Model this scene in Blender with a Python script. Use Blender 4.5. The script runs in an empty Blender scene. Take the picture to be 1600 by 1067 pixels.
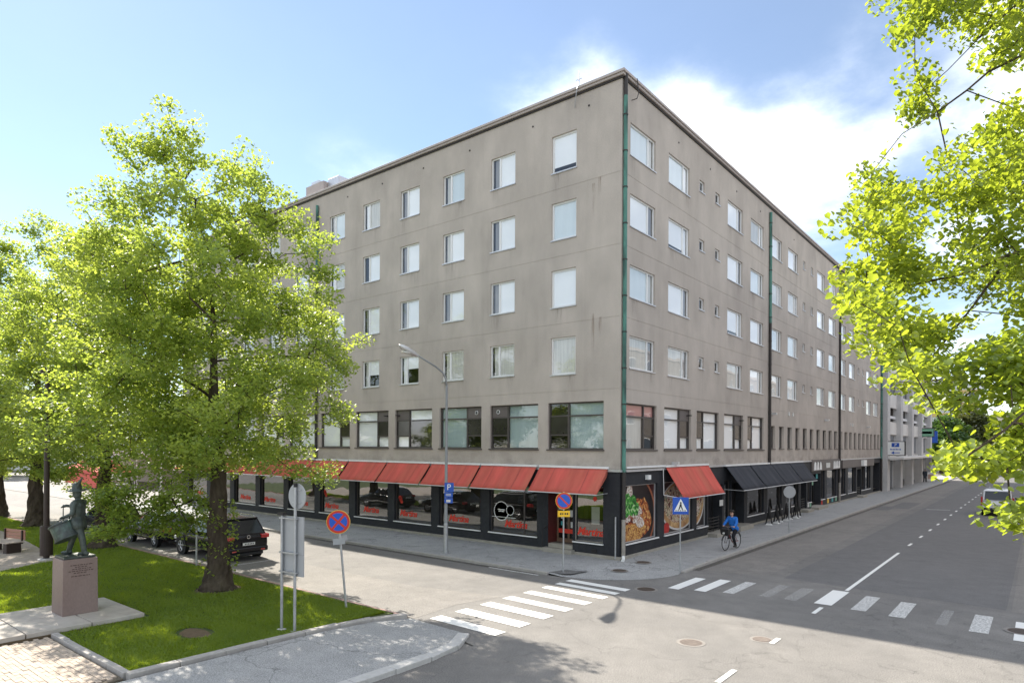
import bpy, math, random
import numpy as np
from mathutils import Vector, Matrix

R = math.radians
scene = bpy.context.scene
COL = scene.collection

# ------------------------------------------------------------------ camera
cam_d = bpy.data.cameras.new('camera')
cam = bpy.data.objects.new('camera', cam_d)
COL.objects.link(cam)
YAW, ROLL = 0.680071, 0.0055976
fw = Vector((-math.sin(YAW), math.cos(YAW), 0))
rt = Vector((math.cos(YAW), math.sin(YAW), 0))
up = Vector((0, 0, 1))
r2 = rt * math.cos(ROLL) + up * math.sin(ROLL)
u2 = -rt * math.sin(ROLL) + up * math.cos(ROLL)
cam.matrix_world = Matrix(((r2.x, u2.x, -fw.x, 13.4985), (r2.y, u2.y, -fw.y, -23.7701), (r2.z, u2.z, -fw.z, 4.75), (0, 0, 0, 1)))
cam_d.sensor_width = 36.0
cam_d.lens = 36.0 * 1024.34 / 1600
cam_d.shift_y = (696.65 - 533.5) / 1600
cam_d.clip_start = 0.1
cam_d.clip_end = 3000
scene.camera = cam

# ------------------------------------------------------------------ world, sun, exposure
SUN_EL = R(38.0)
SDX, SDY = 0.979, -0.204            # the way shadows fall on the ground
world = bpy.data.worlds.new('World')
scene.world = world
world.use_nodes = True
wn = world.node_tree.nodes
wl = world.node_tree.links
wn.clear()
w_out = wn.new('ShaderNodeOutputWorld')
w_bg = wn.new('ShaderNodeBackground')
w_bg.inputs['Strength'].default_value = 0.055
sky = wn.new('ShaderNodeTexSky')
sky.sky_type = 'NISHITA'
sky.sun_disc = False
sky.sun_elevation = SUN_EL
sky.sun_rotation = math.atan2(-SDX, -SDY)
sky.altitude = 20
sky.air_density = 1.0
sky.dust_density = 0.05
sky.ozone_density = 1.3
tc = wn.new('ShaderNodeTexCoord')
sep = wn.new('ShaderNodeSeparateXYZ')
wl.new(tc.outputs['Generated'], sep.inputs[0])
def wmath(op, a, b=None, c=None, clamp=False):
    n = wn.new('ShaderNodeMath'); n.operation = op; n.use_clamp = clamp
    for i, x in enumerate((a, b, c)):
        if x is None: continue
        if isinstance(x, (int, float)): n.inputs[i].default_value = x
        else: wl.new(x, n.inputs[i])
    return n.outputs[0]
# clouds lie on a flat layer overhead: project the direction on to it
den = wmath('ADD', wmath('MAXIMUM', sep.outputs[2], 0.0), 0.22)
comb = wn.new('ShaderNodeCombineXYZ')
wl.new(wmath('DIVIDE', sep.outputs[0], den), comb.inputs[0])
wl.new(wmath('DIVIDE', sep.outputs[1], den), comb.inputs[1])
comb.inputs[2].default_value = 3.7
def wnoise(scale, detail, rough, off):
    m = wn.new('ShaderNodeVectorMath'); m.operation = 'ADD'; m.inputs[1].default_value = off
    wl.new(comb.outputs[0], m.inputs[0])
    n = wn.new('ShaderNodeTexNoise'); n.inputs['Scale'].default_value = scale
    n.inputs['Detail'].default_value = detail; n.inputs['Roughness'].default_value = rough
    wl.new(m.outputs[0], n.inputs['Vector'])
    return n.outputs[0]
big = wnoise(0.9, 3, 0.5, (0, 0, 0))
fine = wnoise(3.2, 9, 0.58, (4, 1, 0))
cover = wmath('ADD', wmath('MULTIPLY', big, 0.55), wmath('MULTIPLY', fine, 0.5))
# cumulus banks seen in the photograph, each a soft lump round a direction
lumps = [((-0.53, 0.70, 0.475), 0.988, 0.13), ((-0.45, 0.76, 0.465), 0.988, 0.09), ((-0.35, 0.83, 0.43), 0.988, 0.08), ((-0.24, 0.885, 0.39), 0.988, 0.08), ((-0.72, 0.58, 0.37), 0.992, 0.13), ((-0.94, 0.24, 0.25), 0.992, 0.12),
         ((-0.80, 0.30, 0.52), 0.80, -0.30), ((-0.55, 0.60, 0.58), 0.975, -0.16), ((-0.43, 0.70, 0.56), 0.985, -0.24), ((-0.31, 0.78, 0.54), 0.985, -0.24), ((-0.20, 0.84, 0.51), 0.985, -0.2), ((-0.18, 0.93, 0.31), 0.99, -0.12)]
acc = cover
for c, cosr, amt in lumps:
    v = Vector(c).normalized()
    d = wn.new('ShaderNodeVectorMath'); d.operation = 'DOT_PRODUCT'; d.inputs[1].default_value = v
    nz = wn.new('ShaderNodeVectorMath'); nz.operation = 'NORMALIZE'
    wl.new(tc.outputs['Generated'], nz.inputs[0]); wl.new(nz.outputs[0], d.inputs[0])
    mr = wn.new('ShaderNodeMapRange'); mr.interpolation_type = 'SMOOTHSTEP'
    mr.inputs['From Min'].default_value = cosr; mr.inputs['From Max'].default_value = 1.0
    mr.inputs['To Min'].default_value = 0; mr.inputs['To Max'].default_value = amt
    wl.new(d.outputs['Value'], mr.inputs['Value'])
    acc = wmath('ADD', acc, mr.outputs[0])
cr = wn.new('ShaderNodeMapRange'); cr.interpolation_type = 'SMOOTHSTEP'
cr.inputs['From Min'].default_value = 0.32; cr.inputs['From Max'].default_value = 0.76
wl.new(acc, cr.inputs['Value'])
shade = wn.new('ShaderNodeMapRange')
shade.inputs['From Min'].default_value = 0.3; shade.inputs['From Max'].default_value = 0.7
shade.inputs['To Min'].default_value = 0.86; shade.inputs['To Max'].default_value = 1.05
wl.new(fine, shade.inputs['Value'])
ccol = wn.new('ShaderNodeVectorMath'); ccol.operation = 'SCALE'; ccol.inputs[0].default_value = (15.0, 15.1, 15.4)
wl.new(shade.outputs[0], ccol.inputs['Scale'])
mx = wn.new('ShaderNodeMix'); mx.data_type = 'RGBA'
wl.new(wmath('ADD', wmath('MULTIPLY', wmath('POWER', cr.outputs[0], 1.9), 0.955), 0.045), mx.inputs[0]); wl.new(sky.outputs[0], mx.inputs[6]); wl.new(ccol.outputs[0], mx.inputs[7])
wl.new(mx.outputs[2], w_bg.inputs['Color'])
wl.new(w_bg.outputs[0], w_out.inputs[0])

sun_d = bpy.data.lights.new('sun', 'SUN')
sun = bpy.data.objects.new('sun', sun_d)
COL.objects.link(sun)
sun_d.energy = 3.5
sun_d.angle = R(0.53)
sun_d.color = (1.0, 0.93, 0.82)
sv = Vector((SDX * math.cos(SUN_EL), SDY * math.cos(SUN_EL), -math.sin(SUN_EL)))
sun.rotation_euler = sv.to_track_quat('-Z', 'Y').to_euler()
sun.location = (-40, 10, 40)

vs = scene.view_settings
vs.view_transform = 'Standard'
vs.look = 'None'
vs.exposure = 1.78
vs.gamma = 1.0
vs.use_curve_mapping = False
scene.render.engine = 'CYCLES'
scene.cycles.max_bounces = 12
scene.cycles.diffuse_bounces = 6

# ------------------------------------------------------------------ materials
MATS = {}
def mat(name, col, rough=0.8, var=0.12, scale=2.0, bump=0.0, bscale=80.0, metal=0.0, spec=0.4, col2=None, scale2=0.35, amt2=0.0, stretch=None, coat=0.0, emit=None):
    """Principled base with two scales of colour variation and a fine bump, all in object coordinates."""
    m = bpy.data.materials.new(name); m.use_nodes = True
    nt = m.node_tree; N = nt.nodes; L = nt.links
    b = N['Principled BSDF']
    b.inputs['Roughness'].default_value = rough
    b.inputs['Metallic'].default_value = metal
    b.inputs['Specular IOR Level'].default_value = spec
    b.inputs['Coat Weight'].default_value = coat
    t = N.new('ShaderNodeTexCoord')
    src = t.outputs['Object']
    if stretch:
        mp = N.new('ShaderNodeMapping'); mp.inputs['Scale'].default_value = stretch
        L.new(src, mp.inputs['Vector']); src = mp.outputs[0]
    n = N.new('ShaderNodeTexNoise'); n.inputs['Scale'].default_value = scale; n.inputs['Detail'].default_value = 6; n.inputs['Roughness'].default_value = 0.62
    L.new(src, n.inputs['Vector'])
    mr = N.new('ShaderNodeMapRange'); mr.inputs['From Min'].default_value = 0.25; mr.inputs['From Max'].default_value = 0.75
    mr.inputs['To Min'].default_value = 1 - var; mr.inputs['To Max'].default_value = 1 + var
    L.new(n.outputs[0], mr.inputs['Value'])
    base = N.new('ShaderNodeMix'); base.data_type = 'RGBA'
    base.inputs[6].default_value = (*col, 1); base.inputs[7].default_value = (*(col2 or col), 1); base.inputs[0].default_value = 0
    if col2:
        n2 = N.new('ShaderNodeTexNoise'); n2.inputs['Scale'].default_value = scale2; n2.inputs['Detail'].default_value = 5
        L.new(src, n2.inputs['Vector'])
        r2_ = N.new('ShaderNodeMapRange'); r2_.inputs['From Min'].default_value = 0.45; r2_.inputs['From Max'].default_value = 0.68; r2_.inputs['To Max'].default_value = amt2
        L.new(n2.outputs[0], r2_.inputs['Value']); L.new(r2_.outputs[0], base.inputs[0])
    mul = N.new('ShaderNodeVectorMath'); mul.operation = 'SCALE'
    L.new(base.outputs[2], mul.inputs[0]); L.new(mr.outputs[0], mul.inputs['Scale'])
    L.new(mul.outputs[0], b.inputs['Base Color'])
    if bump:
        n3 = N.new('ShaderNodeTexNoise'); n3.inputs['Scale'].default_value = bscale; n3.inputs['Detail'].default_value = 3
        L.new(t.outputs['Object'], n3.inputs['Vector'])
        bp = N.new('ShaderNodeBump'); bp.inputs['Strength'].default_value = bump; bp.inputs['Distance'].default_value = 0.01
        L.new(n3.outputs[0], bp.inputs['Height']); L.new(bp.outputs[0], b.inputs['Normal'])
    if emit:
        b.inputs['Emission Color'].default_value = (*col, 1); b.inputs['Emission Strength'].default_value = emit
    MATS[name] = m
    return m

def mat_asphalt(name, col, light, speck=0.42, crack=0.22, patch=0.5):
    m = bpy.data.materials.new(name); m.use_nodes = True
    N = m.node_tree.nodes; L = m.node_tree.links; b = N['Principled BSDF']
    b.inputs['Roughness'].default_value = 0.88; b.inputs['Specular IOR Level'].default_value = 0.3
    t = N.new('ShaderNodeTexCoord'); src = t.outputs['Object']
    def noise(s, d, r=0.6, vec=src):
        n = N.new('ShaderNodeTexNoise'); n.inputs['Scale'].default_value = s; n.inputs['Detail'].default_value = d; n.inputs['Roughness'].default_value = r
        L.new(vec, n.inputs['Vector']); return n.outputs[0]
    def rng(v, a, c, d, e):
        q = N.new('ShaderNodeMapRange'); L.new(v, q.inputs['Value'])
        for k, x in zip(('From Min', 'From Max', 'To Min', 'To Max'), (a, c, d, e)): q.inputs[k].default_value = x
        return q.outputs[0]
    mixc = N.new('ShaderNodeMix'); mixc.data_type = 'RGBA'
    mixc.inputs[6].default_value = (*col, 1); mixc.inputs[7].default_value = (*light, 1)
    L.new(rng(noise(0.22, 6, 0.65), 0.4, 0.66, 0, patch), mixc.inputs[0])
    v1 = rng(noise(38, 2, 0.7), 0.3, 0.7, 1 - speck, 1 + speck)
    v2 = rng(noise(1.7, 5), 0.3, 0.7, 0.9, 1.1)
    mm = N.new('ShaderNodeMath'); mm.operation = 'MULTIPLY'; L.new(v1, mm.inputs[0]); L.new(v2, mm.inputs[1])
    vor = N.new('ShaderNodeTexVoronoi'); vor.feature = 'DISTANCE_TO_EDGE'; vor.inputs['Scale'].default_value = 0.16
    wv = N.new('ShaderNodeVectorMath'); wv.operation = 'ADD'
    nn = N.new('ShaderNodeTexNoise'); nn.inputs['Scale'].default_value = 0.9; nn.inputs['Detail'].default_value = 5
    L.new(src, nn.inputs['Vector'])
    sc = N.new('ShaderNodeVectorMath'); sc.operation = 'SCALE'; sc.inputs['Scale'].default_value = 2.4
    L.new(nn.outputs['Color'], sc.inputs[0]); L.new(src, wv.inputs[0]); L.new(sc.outputs[0], wv.inputs[1]); L.new(wv.outputs[0], vor.inputs['Vector'])
    ck = rng(vor.outputs['Distance'], 0.0, 0.006, 1 - crack, 1.0)
    m2 = N.new('ShaderNodeMath'); m2.operation = 'MULTIPLY'; L.new(mm.outputs[0], m2.inputs[0]); L.new(ck, m2.inputs[1])
    # oil drips and pale grit scuffs
    for sc_, a0, a1, to in ((2.6, .66, .74, .80), (.75, .60, .72, .90), (5.5, .66, .72, 1.14)):
        m3 = N.new('ShaderNodeMath'); m3.operation = 'MULTIPLY'; L.new(m2.outputs[0], m3.inputs[0]); L.new(rng(noise(sc_, 4, .55), a0, a1, 1.0, to), m3.inputs[1]); m2 = m3
    s = N.new('ShaderNodeVectorMath'); s.operation = 'SCALE'; L.new(mixc.outputs[2], s.inputs[0]); L.new(m2.outputs[0], s.inputs['Scale'])
    L.new(s.outputs[0], b.inputs['Base Color'])
    bp = N.new('ShaderNodeBump'); bp.inputs['Strength'].default_value = 0.25; bp.inputs['Distance'].default_value = 0.006
    L.new(noise(55, 2), bp.inputs['Height']); L.new(bp.outputs[0], b.inputs['Normal'])
    MATS[name] = m
    return m

def mat_paint(name, col, wear):
    """road paint: worn through to the asphalt under it by real gaps (transparency)"""
    m = bpy.data.materials.new(name); m.use_nodes = True
    N = m.node_tree.nodes; L = m.node_tree.links; b = N['Principled BSDF']
    b.inputs['Base Color'].default_value = (*col, 1); b.inputs['Roughness'].default_value = 0.75
    t = N.new('ShaderNodeTexCoord')
    n = N.new('ShaderNodeTexNoise'); n.inputs['Scale'].default_value = 24; n.inputs['Detail'].default_value = 9; n.inputs['Roughness'].default_value = 0.8
    g = N.new('ShaderNodeNewGeometry')
    L.new(g.outputs['Position'], n.inputs['Vector'])
    q = N.new('ShaderNodeMapRange'); L.new(n.outputs[0], q.inputs['Value'])
    q.inputs['From Min'].default_value = wear - 0.1; q.inputs['From Max'].default_value = wear + 0.1
    q.inputs['To Min'].default_value = 0.12
    L.new(q.outputs[0], b.inputs['Alpha'])
    MATS[name] = m
    return m

def mat_glass(name, tint=(0.9, 0.93, 0.92), ior=1.75, rough=0.0):
    m = bpy.data.materials.new(name); m.use_nodes = True
    N = m.node_tree.nodes; L = m.node_tree.links; N.clear()
    o = N.new('ShaderNodeOutputMaterial'); mixs = N.new('ShaderNodeMixShader'); tr = N.new('ShaderNodeBsdfTransparent'); gl = N.new('ShaderNodeBsdfGlossy')
    tr.inputs[0].default_value = (*tint, 1); gl.inputs['Roughness'].default_value = rough; gl.inputs['Color'].default_value = (0.95, 0.97, 1, 1)
    # reflectance by Schlick's rule, the same from both sides of the sheet
    r0 = ((ior - 1) / (ior + 1)) ** 2
    gm = N.new('ShaderNodeNewGeometry'); dt = N.new('ShaderNodeVectorMath'); dt.operation = 'DOT_PRODUCT'
    L.new(gm.outputs['Incoming'], dt.inputs[0]); L.new(gm.outputs['Normal'], dt.inputs[1])
    def mth(op, a, b_=None):
        q = N.new('ShaderNodeMath'); q.operation = op
        for i, x in enumerate((a, b_)):
            if x is None: continue
            if isinstance(x, (int, float)): q.inputs[i].default_value = x
            else: L.new(x, q.inputs[i])
        return q.outputs[0]
    fac = mth('ADD', mth('MULTIPLY', mth('POWER', mth('SUBTRACT', 1.0, mth('ABSOLUTE', dt.outputs['Value'])), 5.0), 1 - r0), r0)
    # slightly uneven panes: old float glass is never dead flat
    t = N.new('ShaderNodeNewGeometry'); n = N.new('ShaderNodeTexNoise'); n.inputs['Scale'].default_value = 0.8; n.inputs['Detail'].default_value = 1
    bp = N.new('ShaderNodeBump'); bp.inputs['Strength'].default_value = 0.06; bp.inputs['Distance'].default_value = 0.12
    L.new(t.outputs['Position'], n.inputs['Vector']); L.new(n.outputs[0], bp.inputs['Height']); L.new(bp.outputs[0], gl.inputs['Normal'])
    L.new(fac, mixs.inputs[0]); L.new(tr.outputs[0], mixs.inputs[1]); L.new(gl.outputs[0], mixs.inputs[2]); L.new(mixs.outputs[0], o.inputs[0])
    MATS[name] = m
    return m

def mat_stain(name, col, strength, nscale=(7, 7, .6)):
    """thin run-off stain: denser at its head, broken into drips"""
    m = bpy.data.materials.new(name); m.use_nodes = True
    N = m.node_tree.nodes; L = m.node_tree.links; b = N['Principled BSDF']; b.inputs['Base Color'].default_value = (*col, 1); b.inputs['Roughness'].default_value = .95
    t = N.new('ShaderNodeTexCoord'); sp = N.new('ShaderNodeSeparateXYZ'); L.new(t.outputs['Generated'], sp.inputs[0])
    g = N.new('ShaderNodeNewGeometry'); mp = N.new('ShaderNodeMapping'); mp.inputs['Scale'].default_value = nscale; L.new(g.outputs['Position'], mp.inputs['Vector'])
    n = N.new('ShaderNodeTexNoise'); n.inputs['Scale'].default_value = 2.0; n.inputs['Detail'].default_value = 5; L.new(mp.outputs[0], n.inputs['Vector'])
    r_ = N.new('ShaderNodeMapRange'); r_.inputs['From Min'].default_value = .42; r_.inputs['From Max'].default_value = .70; L.new(n.outputs[0], r_.inputs['Value'])
    def mth(op, a, c):
        q = N.new('ShaderNodeMath'); q.operation = op
        for i, x in enumerate((a, c)):
            if isinstance(x, (int, float)): q.inputs[i].default_value = x
            else: L.new(x, q.inputs[i])
        return q.outputs[0]
    edge = mth('MULTIPLY', mth('MULTIPLY', sp.outputs[0], mth('SUBTRACT', 1.0, sp.outputs[0])), 4.0)
    a = mth('MULTIPLY', mth('MULTIPLY', mth('POWER', sp.outputs[2], 1.3), r_.outputs[0]), mth('MULTIPLY', edge, strength))
    L.new(a, b.inputs['Alpha']); MATS[name] = m
    return m
def mat_leaf(name, dark, light, trans, tfac=0.5, gloss=0.06):
    m = bpy.data.materials.new(name); m.use_nodes = True
    N = m.node_tree.nodes; L = m.node_tree.links; N.clear()
    o = N.new('ShaderNodeOutputMaterial')
    at = N.new('ShaderNodeAttribute'); at.attribute_name = 'leaf_random'
    c = N.new('ShaderNodeMix'); c.data_type = 'RGBA'; c.inputs[6].default_value = (*dark, 1); c.inputs[7].default_value = (*light, 1)
    L.new(at.outputs['Fac'], c.inputs[0])
    c2 = N.new('ShaderNodeMix'); c2.data_type = 'RGBA'; c2.inputs[6].default_value = (*[x * 0.75 for x in trans], 1); c2.inputs[7].default_value = (trans[0] * 1.3, trans[1] * 1.15, trans[2], 1)
    L.new(at.outputs['Fac'], c2.inputs[0])
    d = N.new('ShaderNodeBsdfDiffuse'); t = N.new('ShaderNodeBsdfTranslucent'); g = N.new('ShaderNodeBsdfGlossy')
    g.inputs['Roughness'].default_value = 0.4
    L.new(c.outputs[2], d.inputs[0]); L.new(c2.outputs[2], t.inputs[0])
    a = N.new('ShaderNodeMixShader'); a.inputs[0].default_value = tfac; L.new(d.outputs[0], a.inputs[1]); L.new(t.outputs[0], a.inputs[2])
    e = N.new('ShaderNodeMixShader'); e.inputs[0].default_value = gloss; L.new(a.outputs[0], e.inputs[1]); L.new(g.outputs[0], e.inputs[2])
    L.new(e.outputs[0], o.inputs[0])
    MATS[name] = m
    return m

mat_asphalt('asphalt', (0.165, 0.157, 0.147), (0.225, 0.212, 0.195), patch=0.75)
mat_asphalt('asphalt_old', (0.19, 0.178, 0.163), (0.235, 0.218, 0.198), patch=0.8)
mat_asphalt('asphalt_new', (0.142, 0.138, 0.134), (0.175, 0.168, 0.162), crack=0.1, patch=0.4)
mat_asphalt('pavement_asphalt', (0.30, 0.30, 0.295), (0.36, 0.355, 0.345), crack=0.45)
mat_asphalt('concrete_ground', (0.21, 0.195, 0.18), (0.25, 0.235, 0.215))
mat_paint('road_paint', (0.78, 0.77, 0.73), 0.30)
mat_paint('road_paint_worn', (0.70, 0.69, 0.66), 0.47)
mat_paint('road_paint_faint', (0.66, 0.65, 0.62), 0.60)
mat_stucco = mat('stucco', (0.465, 0.415, 0.365), 0.95, 0.09, 1.3, 0.6, 42, spec=0.12, col2=(0.375, 0.335, 0.30), scale2=0.25, amt2=0.55, stretch=(1, 1, 0.45))
def weather(m):
    N = m.node_tree.nodes; L = m.node_tree.links; b = N['Principled BSDF']
    src = b.inputs['Base Color'].links[0].from_socket
    t = N.new('ShaderNodeTexCoord')
    def fac(scale, stretch, lo, hi, a0, a1, det=5, rough=.6):
        mp = N.new('ShaderNodeMapping'); mp.inputs['Scale'].default_value = stretch; L.new(t.outputs['Object'], mp.inputs['Vector'])
        n = N.new('ShaderNodeTexNoise'); n.inputs['Scale'].default_value = scale; n.inputs['Detail'].default_value = det; n.inputs['Roughness'].default_value = rough
        L.new(mp.outputs[0], n.inputs['Vector'])
        r_ = N.new('ShaderNodeMapRange'); L.new(n.outputs[0], r_.inputs['Value'])
        for k, x in zip(('From Min', 'From Max', 'To Min', 'To Max'), (a0, a1, lo, hi)): r_.inputs[k].default_value = x
        return r_.outputs[0]
    cur = src
    for f_ in (fac(3.2, (1, 1, .05), 1.0, .94, .50, .75), fac(26, (1, 1, 1), .90, 1.10, .3, .7, 2, .7), fac(.5, (1, 1, .7), .93, 1.05, .4, .6, 3, .5), fac(90, (1, 1, 1), .86, 1.12, .3, .7, 1, .5)):
        v = N.new('ShaderNodeVectorMath'); v.operation = 'SCALE'; L.new(cur, v.inputs[0]); L.new(f_, v.inputs['Scale']); cur = v.outputs[0]
    # grime gathered on the band over the shopfronts
    sp = N.new('ShaderNodeSeparateXYZ'); L.new(t.outputs['Object'], sp.inputs[0])
    band = N.new('ShaderNodeMapRange'); band.inputs['From Min'].default_value = 3.7; band.inputs['From Max'].default_value = 4.6; band.inputs['To Min'].default_value = 1; band.inputs['To Max'].default_value = 0
    L.new(sp.outputs[2], band.inputs['Value'])
    gn = fac(1.4, (1, 1, 1.5), 0, 1, .42, .68)
    mu = N.new('ShaderNodeMath'); mu.operation = 'MULTIPLY'; L.new(band.outputs[0], mu.inputs[0]); L.new(gn, mu.inputs[1])
    m2 = N.new('ShaderNodeMath'); m2.operation = 'MULTIPLY'; m2.inputs[1].default_value = .6; L.new(mu.outputs[0], m2.inputs[0])
    mx_ = N.new('ShaderNodeMix'); mx_.data_type = 'RGBA'; mx_.inputs[7].default_value = (.17, .15, .13, 1)
    L.new(m2.outputs[0], mx_.inputs[0]); L.new(cur, mx_.inputs[6]); L.new(mx_.outputs[2], b.inputs['Base Color'])
weather(mat_stucco)
mat('stucco_joint', (0.28, 0.25, 0.22), 0.95, 0.1)
mat('dark_stone', (0.024, 0.026, 0.031), 0.6, 0.25, 6, 0.1, 90, spec=0.25, col2=(0.036, 0.037, 0.04), scale2=1.2, amt2=0.6)
mat('plinth_concrete', (0.30, 0.28, 0.24), 0.9, 0.2, 3, 0.3, 40)
mat('granite', (0.36, 0.34, 0.315), 0.85, 0.18, 7, 0.35, 120, col2=(0.27, 0.25, 0.23), scale2=1.5, amt2=0.7)
mat('granite_light', (0.46, 0.45, 0.43), 0.85, 0.14, 7, 0.3, 120)
mat('white_frame', (0.74, 0.74, 0.73), 0.45, 0.05)
mat('brown_frame', (0.075, 0.064, 0.058), 0.5, 0.1)
mat('brown_panel', (0.13, 0.112, 0.105), 0.55, 0.08)
mat('fascia', (0.40, 0.355, 0.33), 0.6, 0.1, 1.5)
mat('roof_red', (0.22, 0.085, 0.075), 0.7, 0.2)
mat('zinc', (0.52, 0.53, 0.55), 0.38, 0.1, 2, metal=0.6)
mat('galvanised', (0.42, 0.43, 0.44), 0.45, 0.15, 9, metal=0.65, col2=(0.30, 0.30, 0.31), scale2=3, amt2=0.6)
mat('grey_paint', (0.26, 0.27, 0.28), 0.5, 0.1)
mat('sign_back', (0.36, 0.37, 0.38), 0.5, 0.08, 2, metal=0.3)
mat('aluminium', (0.62, 0.62, 0.62), 0.4, 0.08, metal=0.5)
mat('copper_patina', (0.085, 0.215, 0.175), 0.75, 0.35, 4, col2=(0.025, 0.05, 0.045), scale2=2.2, amt2=1.0, stretch=(1, 1, 0.3))
mat('pipe_dark', (0.035, 0.03, 0.028), 0.6, 0.2)
mat('pipe_bare', (0.30, 0.275, 0.24), 0.65, 0.25, 3)
mat('blind_white', (0.86, 0.87, 0.88), 0.7, 0.03, 0.6)
mat('blind_cool', (0.62, 0.69, 0.72), 0.7, 0.06, 0.6, stretch=(6, 6, 0.4))
mat('drape_grey', (0.26, 0.26, 0.27), 0.9, 0.3, 5, stretch=(8, 8, 0.15))
mat('blind_teal', (0.34, 0.43, 0.43), 0.7, 0.1, 0.6, stretch=(6, 6, 0.4))  # teal carries the green of trees reflected in the strip panes
mat('curtain', (0.55, 0.54, 0.50), 0.9, 0.3, 5, stretch=(8, 8, 0.15))
mat('blind_pink', (0.50, 0.22, 0.20), 0.8, 0.05)
mat('interior_dark', (0.030, 0.028, 0.026), 0.9, 0.3, 0.7)  # near-black: the shade of unlit interiors put into the colour
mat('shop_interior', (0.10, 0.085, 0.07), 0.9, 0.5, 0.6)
mat('dark_pane', (0.022, 0.020, 0.018), 0.15, 0.2, spec=0.6)
mat('awning_red', (0.57, 0.115, 0.092), 0.9, 0.18, 1.6, 0.2, 30, spec=0.1, col2=(0.40, 0.125, 0.085), scale2=0.6, amt2=0.7, stretch=(1.6, 0.3, 0.3))
mat('awning_black', (0.050, 0.053, 0.062), 0.9, 0.15, 2.2, 0.2, 30, spec=0.1, col2=(0.075, 0.078, 0.088), scale2=0.8, amt2=0.7, stretch=(1.6, 0.3, 0.3))
mat('red_print', (0.62, 0.045, 0.025), 0.6, 0.05)
mat('white_print', (0.78, 0.78, 0.76), 0.6, 0.04)
mat('white_dull', (0.60, 0.60, 0.58), 0.6, 0.15, 3)
mat('black_print', (0.02, 0.02, 0.022), 0.6, 0.05)
mat('blue_sign', (0.018, 0.085, 0.42), 0.35, 0.05)
mat('blue_disc', (0.02, 0.10, 0.50), 0.35, 0.05)
mat('red_sign', (0.55, 0.045, 0.03), 0.35, 0.06)
mat('yellow_sign', (0.78, 0.47, 0.02), 0.4, 0.05)
mat('teal', (0.05, 0.32, 0.34), 0.5, 0.1)
mat('green_sign', (0.20, 0.42, 0.28), 0.5, 0.1)
mat('door_red', (0.09, 0.02, 0.018), 0.4, 0.2)
mat('door_wood', (0.16, 0.10, 0.065), 0.5, 0.25, 4, stretch=(6, 6, 0.5))
mat('door_black', (0.018, 0.018, 0.02), 0.4, 0.2)
mat('steel_black', (0.016, 0.015, 0.015), 0.5, 0.15)
mat('lamp_brown', (0.035, 0.022, 0.018), 0.5, 0.2, 5)
mat('concrete_light', (0.64, 0.62, 0.59), 0.9, 0.10, 1.2, 0.2, 30, col2=(0.52, 0.50, 0.47), scale2=0.3, amt2=0.6)
mat('concrete_grey', (0.50, 0.49, 0.48), 0.9, 0.10, 1.2, 0.2, 30)
mat('white_render', (0.68, 0.69, 0.70), 0.9, 0.05)
mat('yellow_render', (0.62, 0.46, 0.20), 0.9, 0.05)
mat('cream_render', (0.58, 0.52, 0.45), 0.9, 0.06)
mat('brown_render', (0.22, 0.19, 0.17), 0.9, 0.08)
mat('pink_render', (0.55, 0.36, 0.28), 0.9, 0.06)
mat('far_glass', (0.10, 0.12, 0.15), 0.12, 0.2, spec=0.7)
mat('red_granite', (0.215, 0.160, 0.142), 0.6, 0.12, 22, 0.15, 140, col2=(0.17, 0.118, 0.104), scale2=1.2, amt2=0.6, stretch=(1, 1, 0.5))
mat('red_granite_cut', (0.07, 0.045, 0.04), 0.8, 0.1)
mat('bronze', (0.062, 0.078, 0.07), 0.5, 0.4, 9, 0.4, 40, metal=0.35, col2=(0.03, 0.04, 0.037), scale2=5, amt2=0.95)
mat('bronze_drum', (0.055, 0.065, 0.063), 0.5, 0.35, 7, 0.3, 30, metal=0.3, col2=(0.085, 0.13, 0.11), scale2=4, amt2=0.9)
mat('bronze_base', (0.055, 0.065, 0.06), 0.45, 0.3, 9, metal=0.3)
mat('bark', (0.055, 0.043, 0.032), 0.95, 0.45, 7, 1.0, 26, spec=0.1, col2=(0.085, 0.07, 0.05), scale2=2.5, amt2=0.8, stretch=(1, 1, 0.35))
mat('twig', (0.045, 0.035, 0.027), 0.9, 0.3, 9)
mat('bench_wood', (0.33, 0.17, 0.12), 0.7, 0.2, 6, stretch=(1, 6, 6))
mat('bench_wood_grey', (0.40, 0.34, 0.29), 0.8, 0.2, 6, stretch=(1, 6, 6))
mat('soil', (0.12, 0.085, 0.05), 1.0, 0.3, 8)
mat('lawn_soil', (0.050, 0.075, 0.018), 1.0, 0.35, 1.6, col2=(0.085, 0.10, 0.025), scale2=0.7, amt2=0.9)
mat('paver', (0.40, 0.33, 0.265), 0.9, 0.22, 3.1, 0.3, 60)
mat('paver_sand', (0.16, 0.135, 0.10), 1.0, 0.3, 5)
mat('path_gravel', (0.34, 0.29, 0.245), 0.95, 0.2, 4, 0.4, 60)
mat('red_setts', (0.33, 0.215, 0.19), 0.9, 0.25, 5, 0.3, 60)
mat('slab', (0.42, 0.385, 0.34), 0.88, 0.15, 3, 0.2, 60, col2=(0.34, 0.30, 0.26), scale2=1, amt2=0.6)
mat('manhole', (0.11, 0.085, 0.07), 0.7, 0.3, 12, metal=0.4)
mat('manhole_sunny', (0.20, 0.165, 0.14), 0.8, 0.3, 12)  # paler copy of manhole, sunlight put into the colour
mat('manhole_ring', (0.24, 0.22, 0.20), 0.9, 0.2)
mat('car_black', (0.006, 0.006, 0.008), 0.22, 0.1, spec=0.25, coat=0.12)
mat('car_dark', (0.010, 0.013, 0.018), 0.22, 0.1, spec=0.25, coat=0.12)
mat('car_brown', (0.012, 0.011, 0.012), 0.22, 0.1, spec=0.25, coat=0.12)
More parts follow.
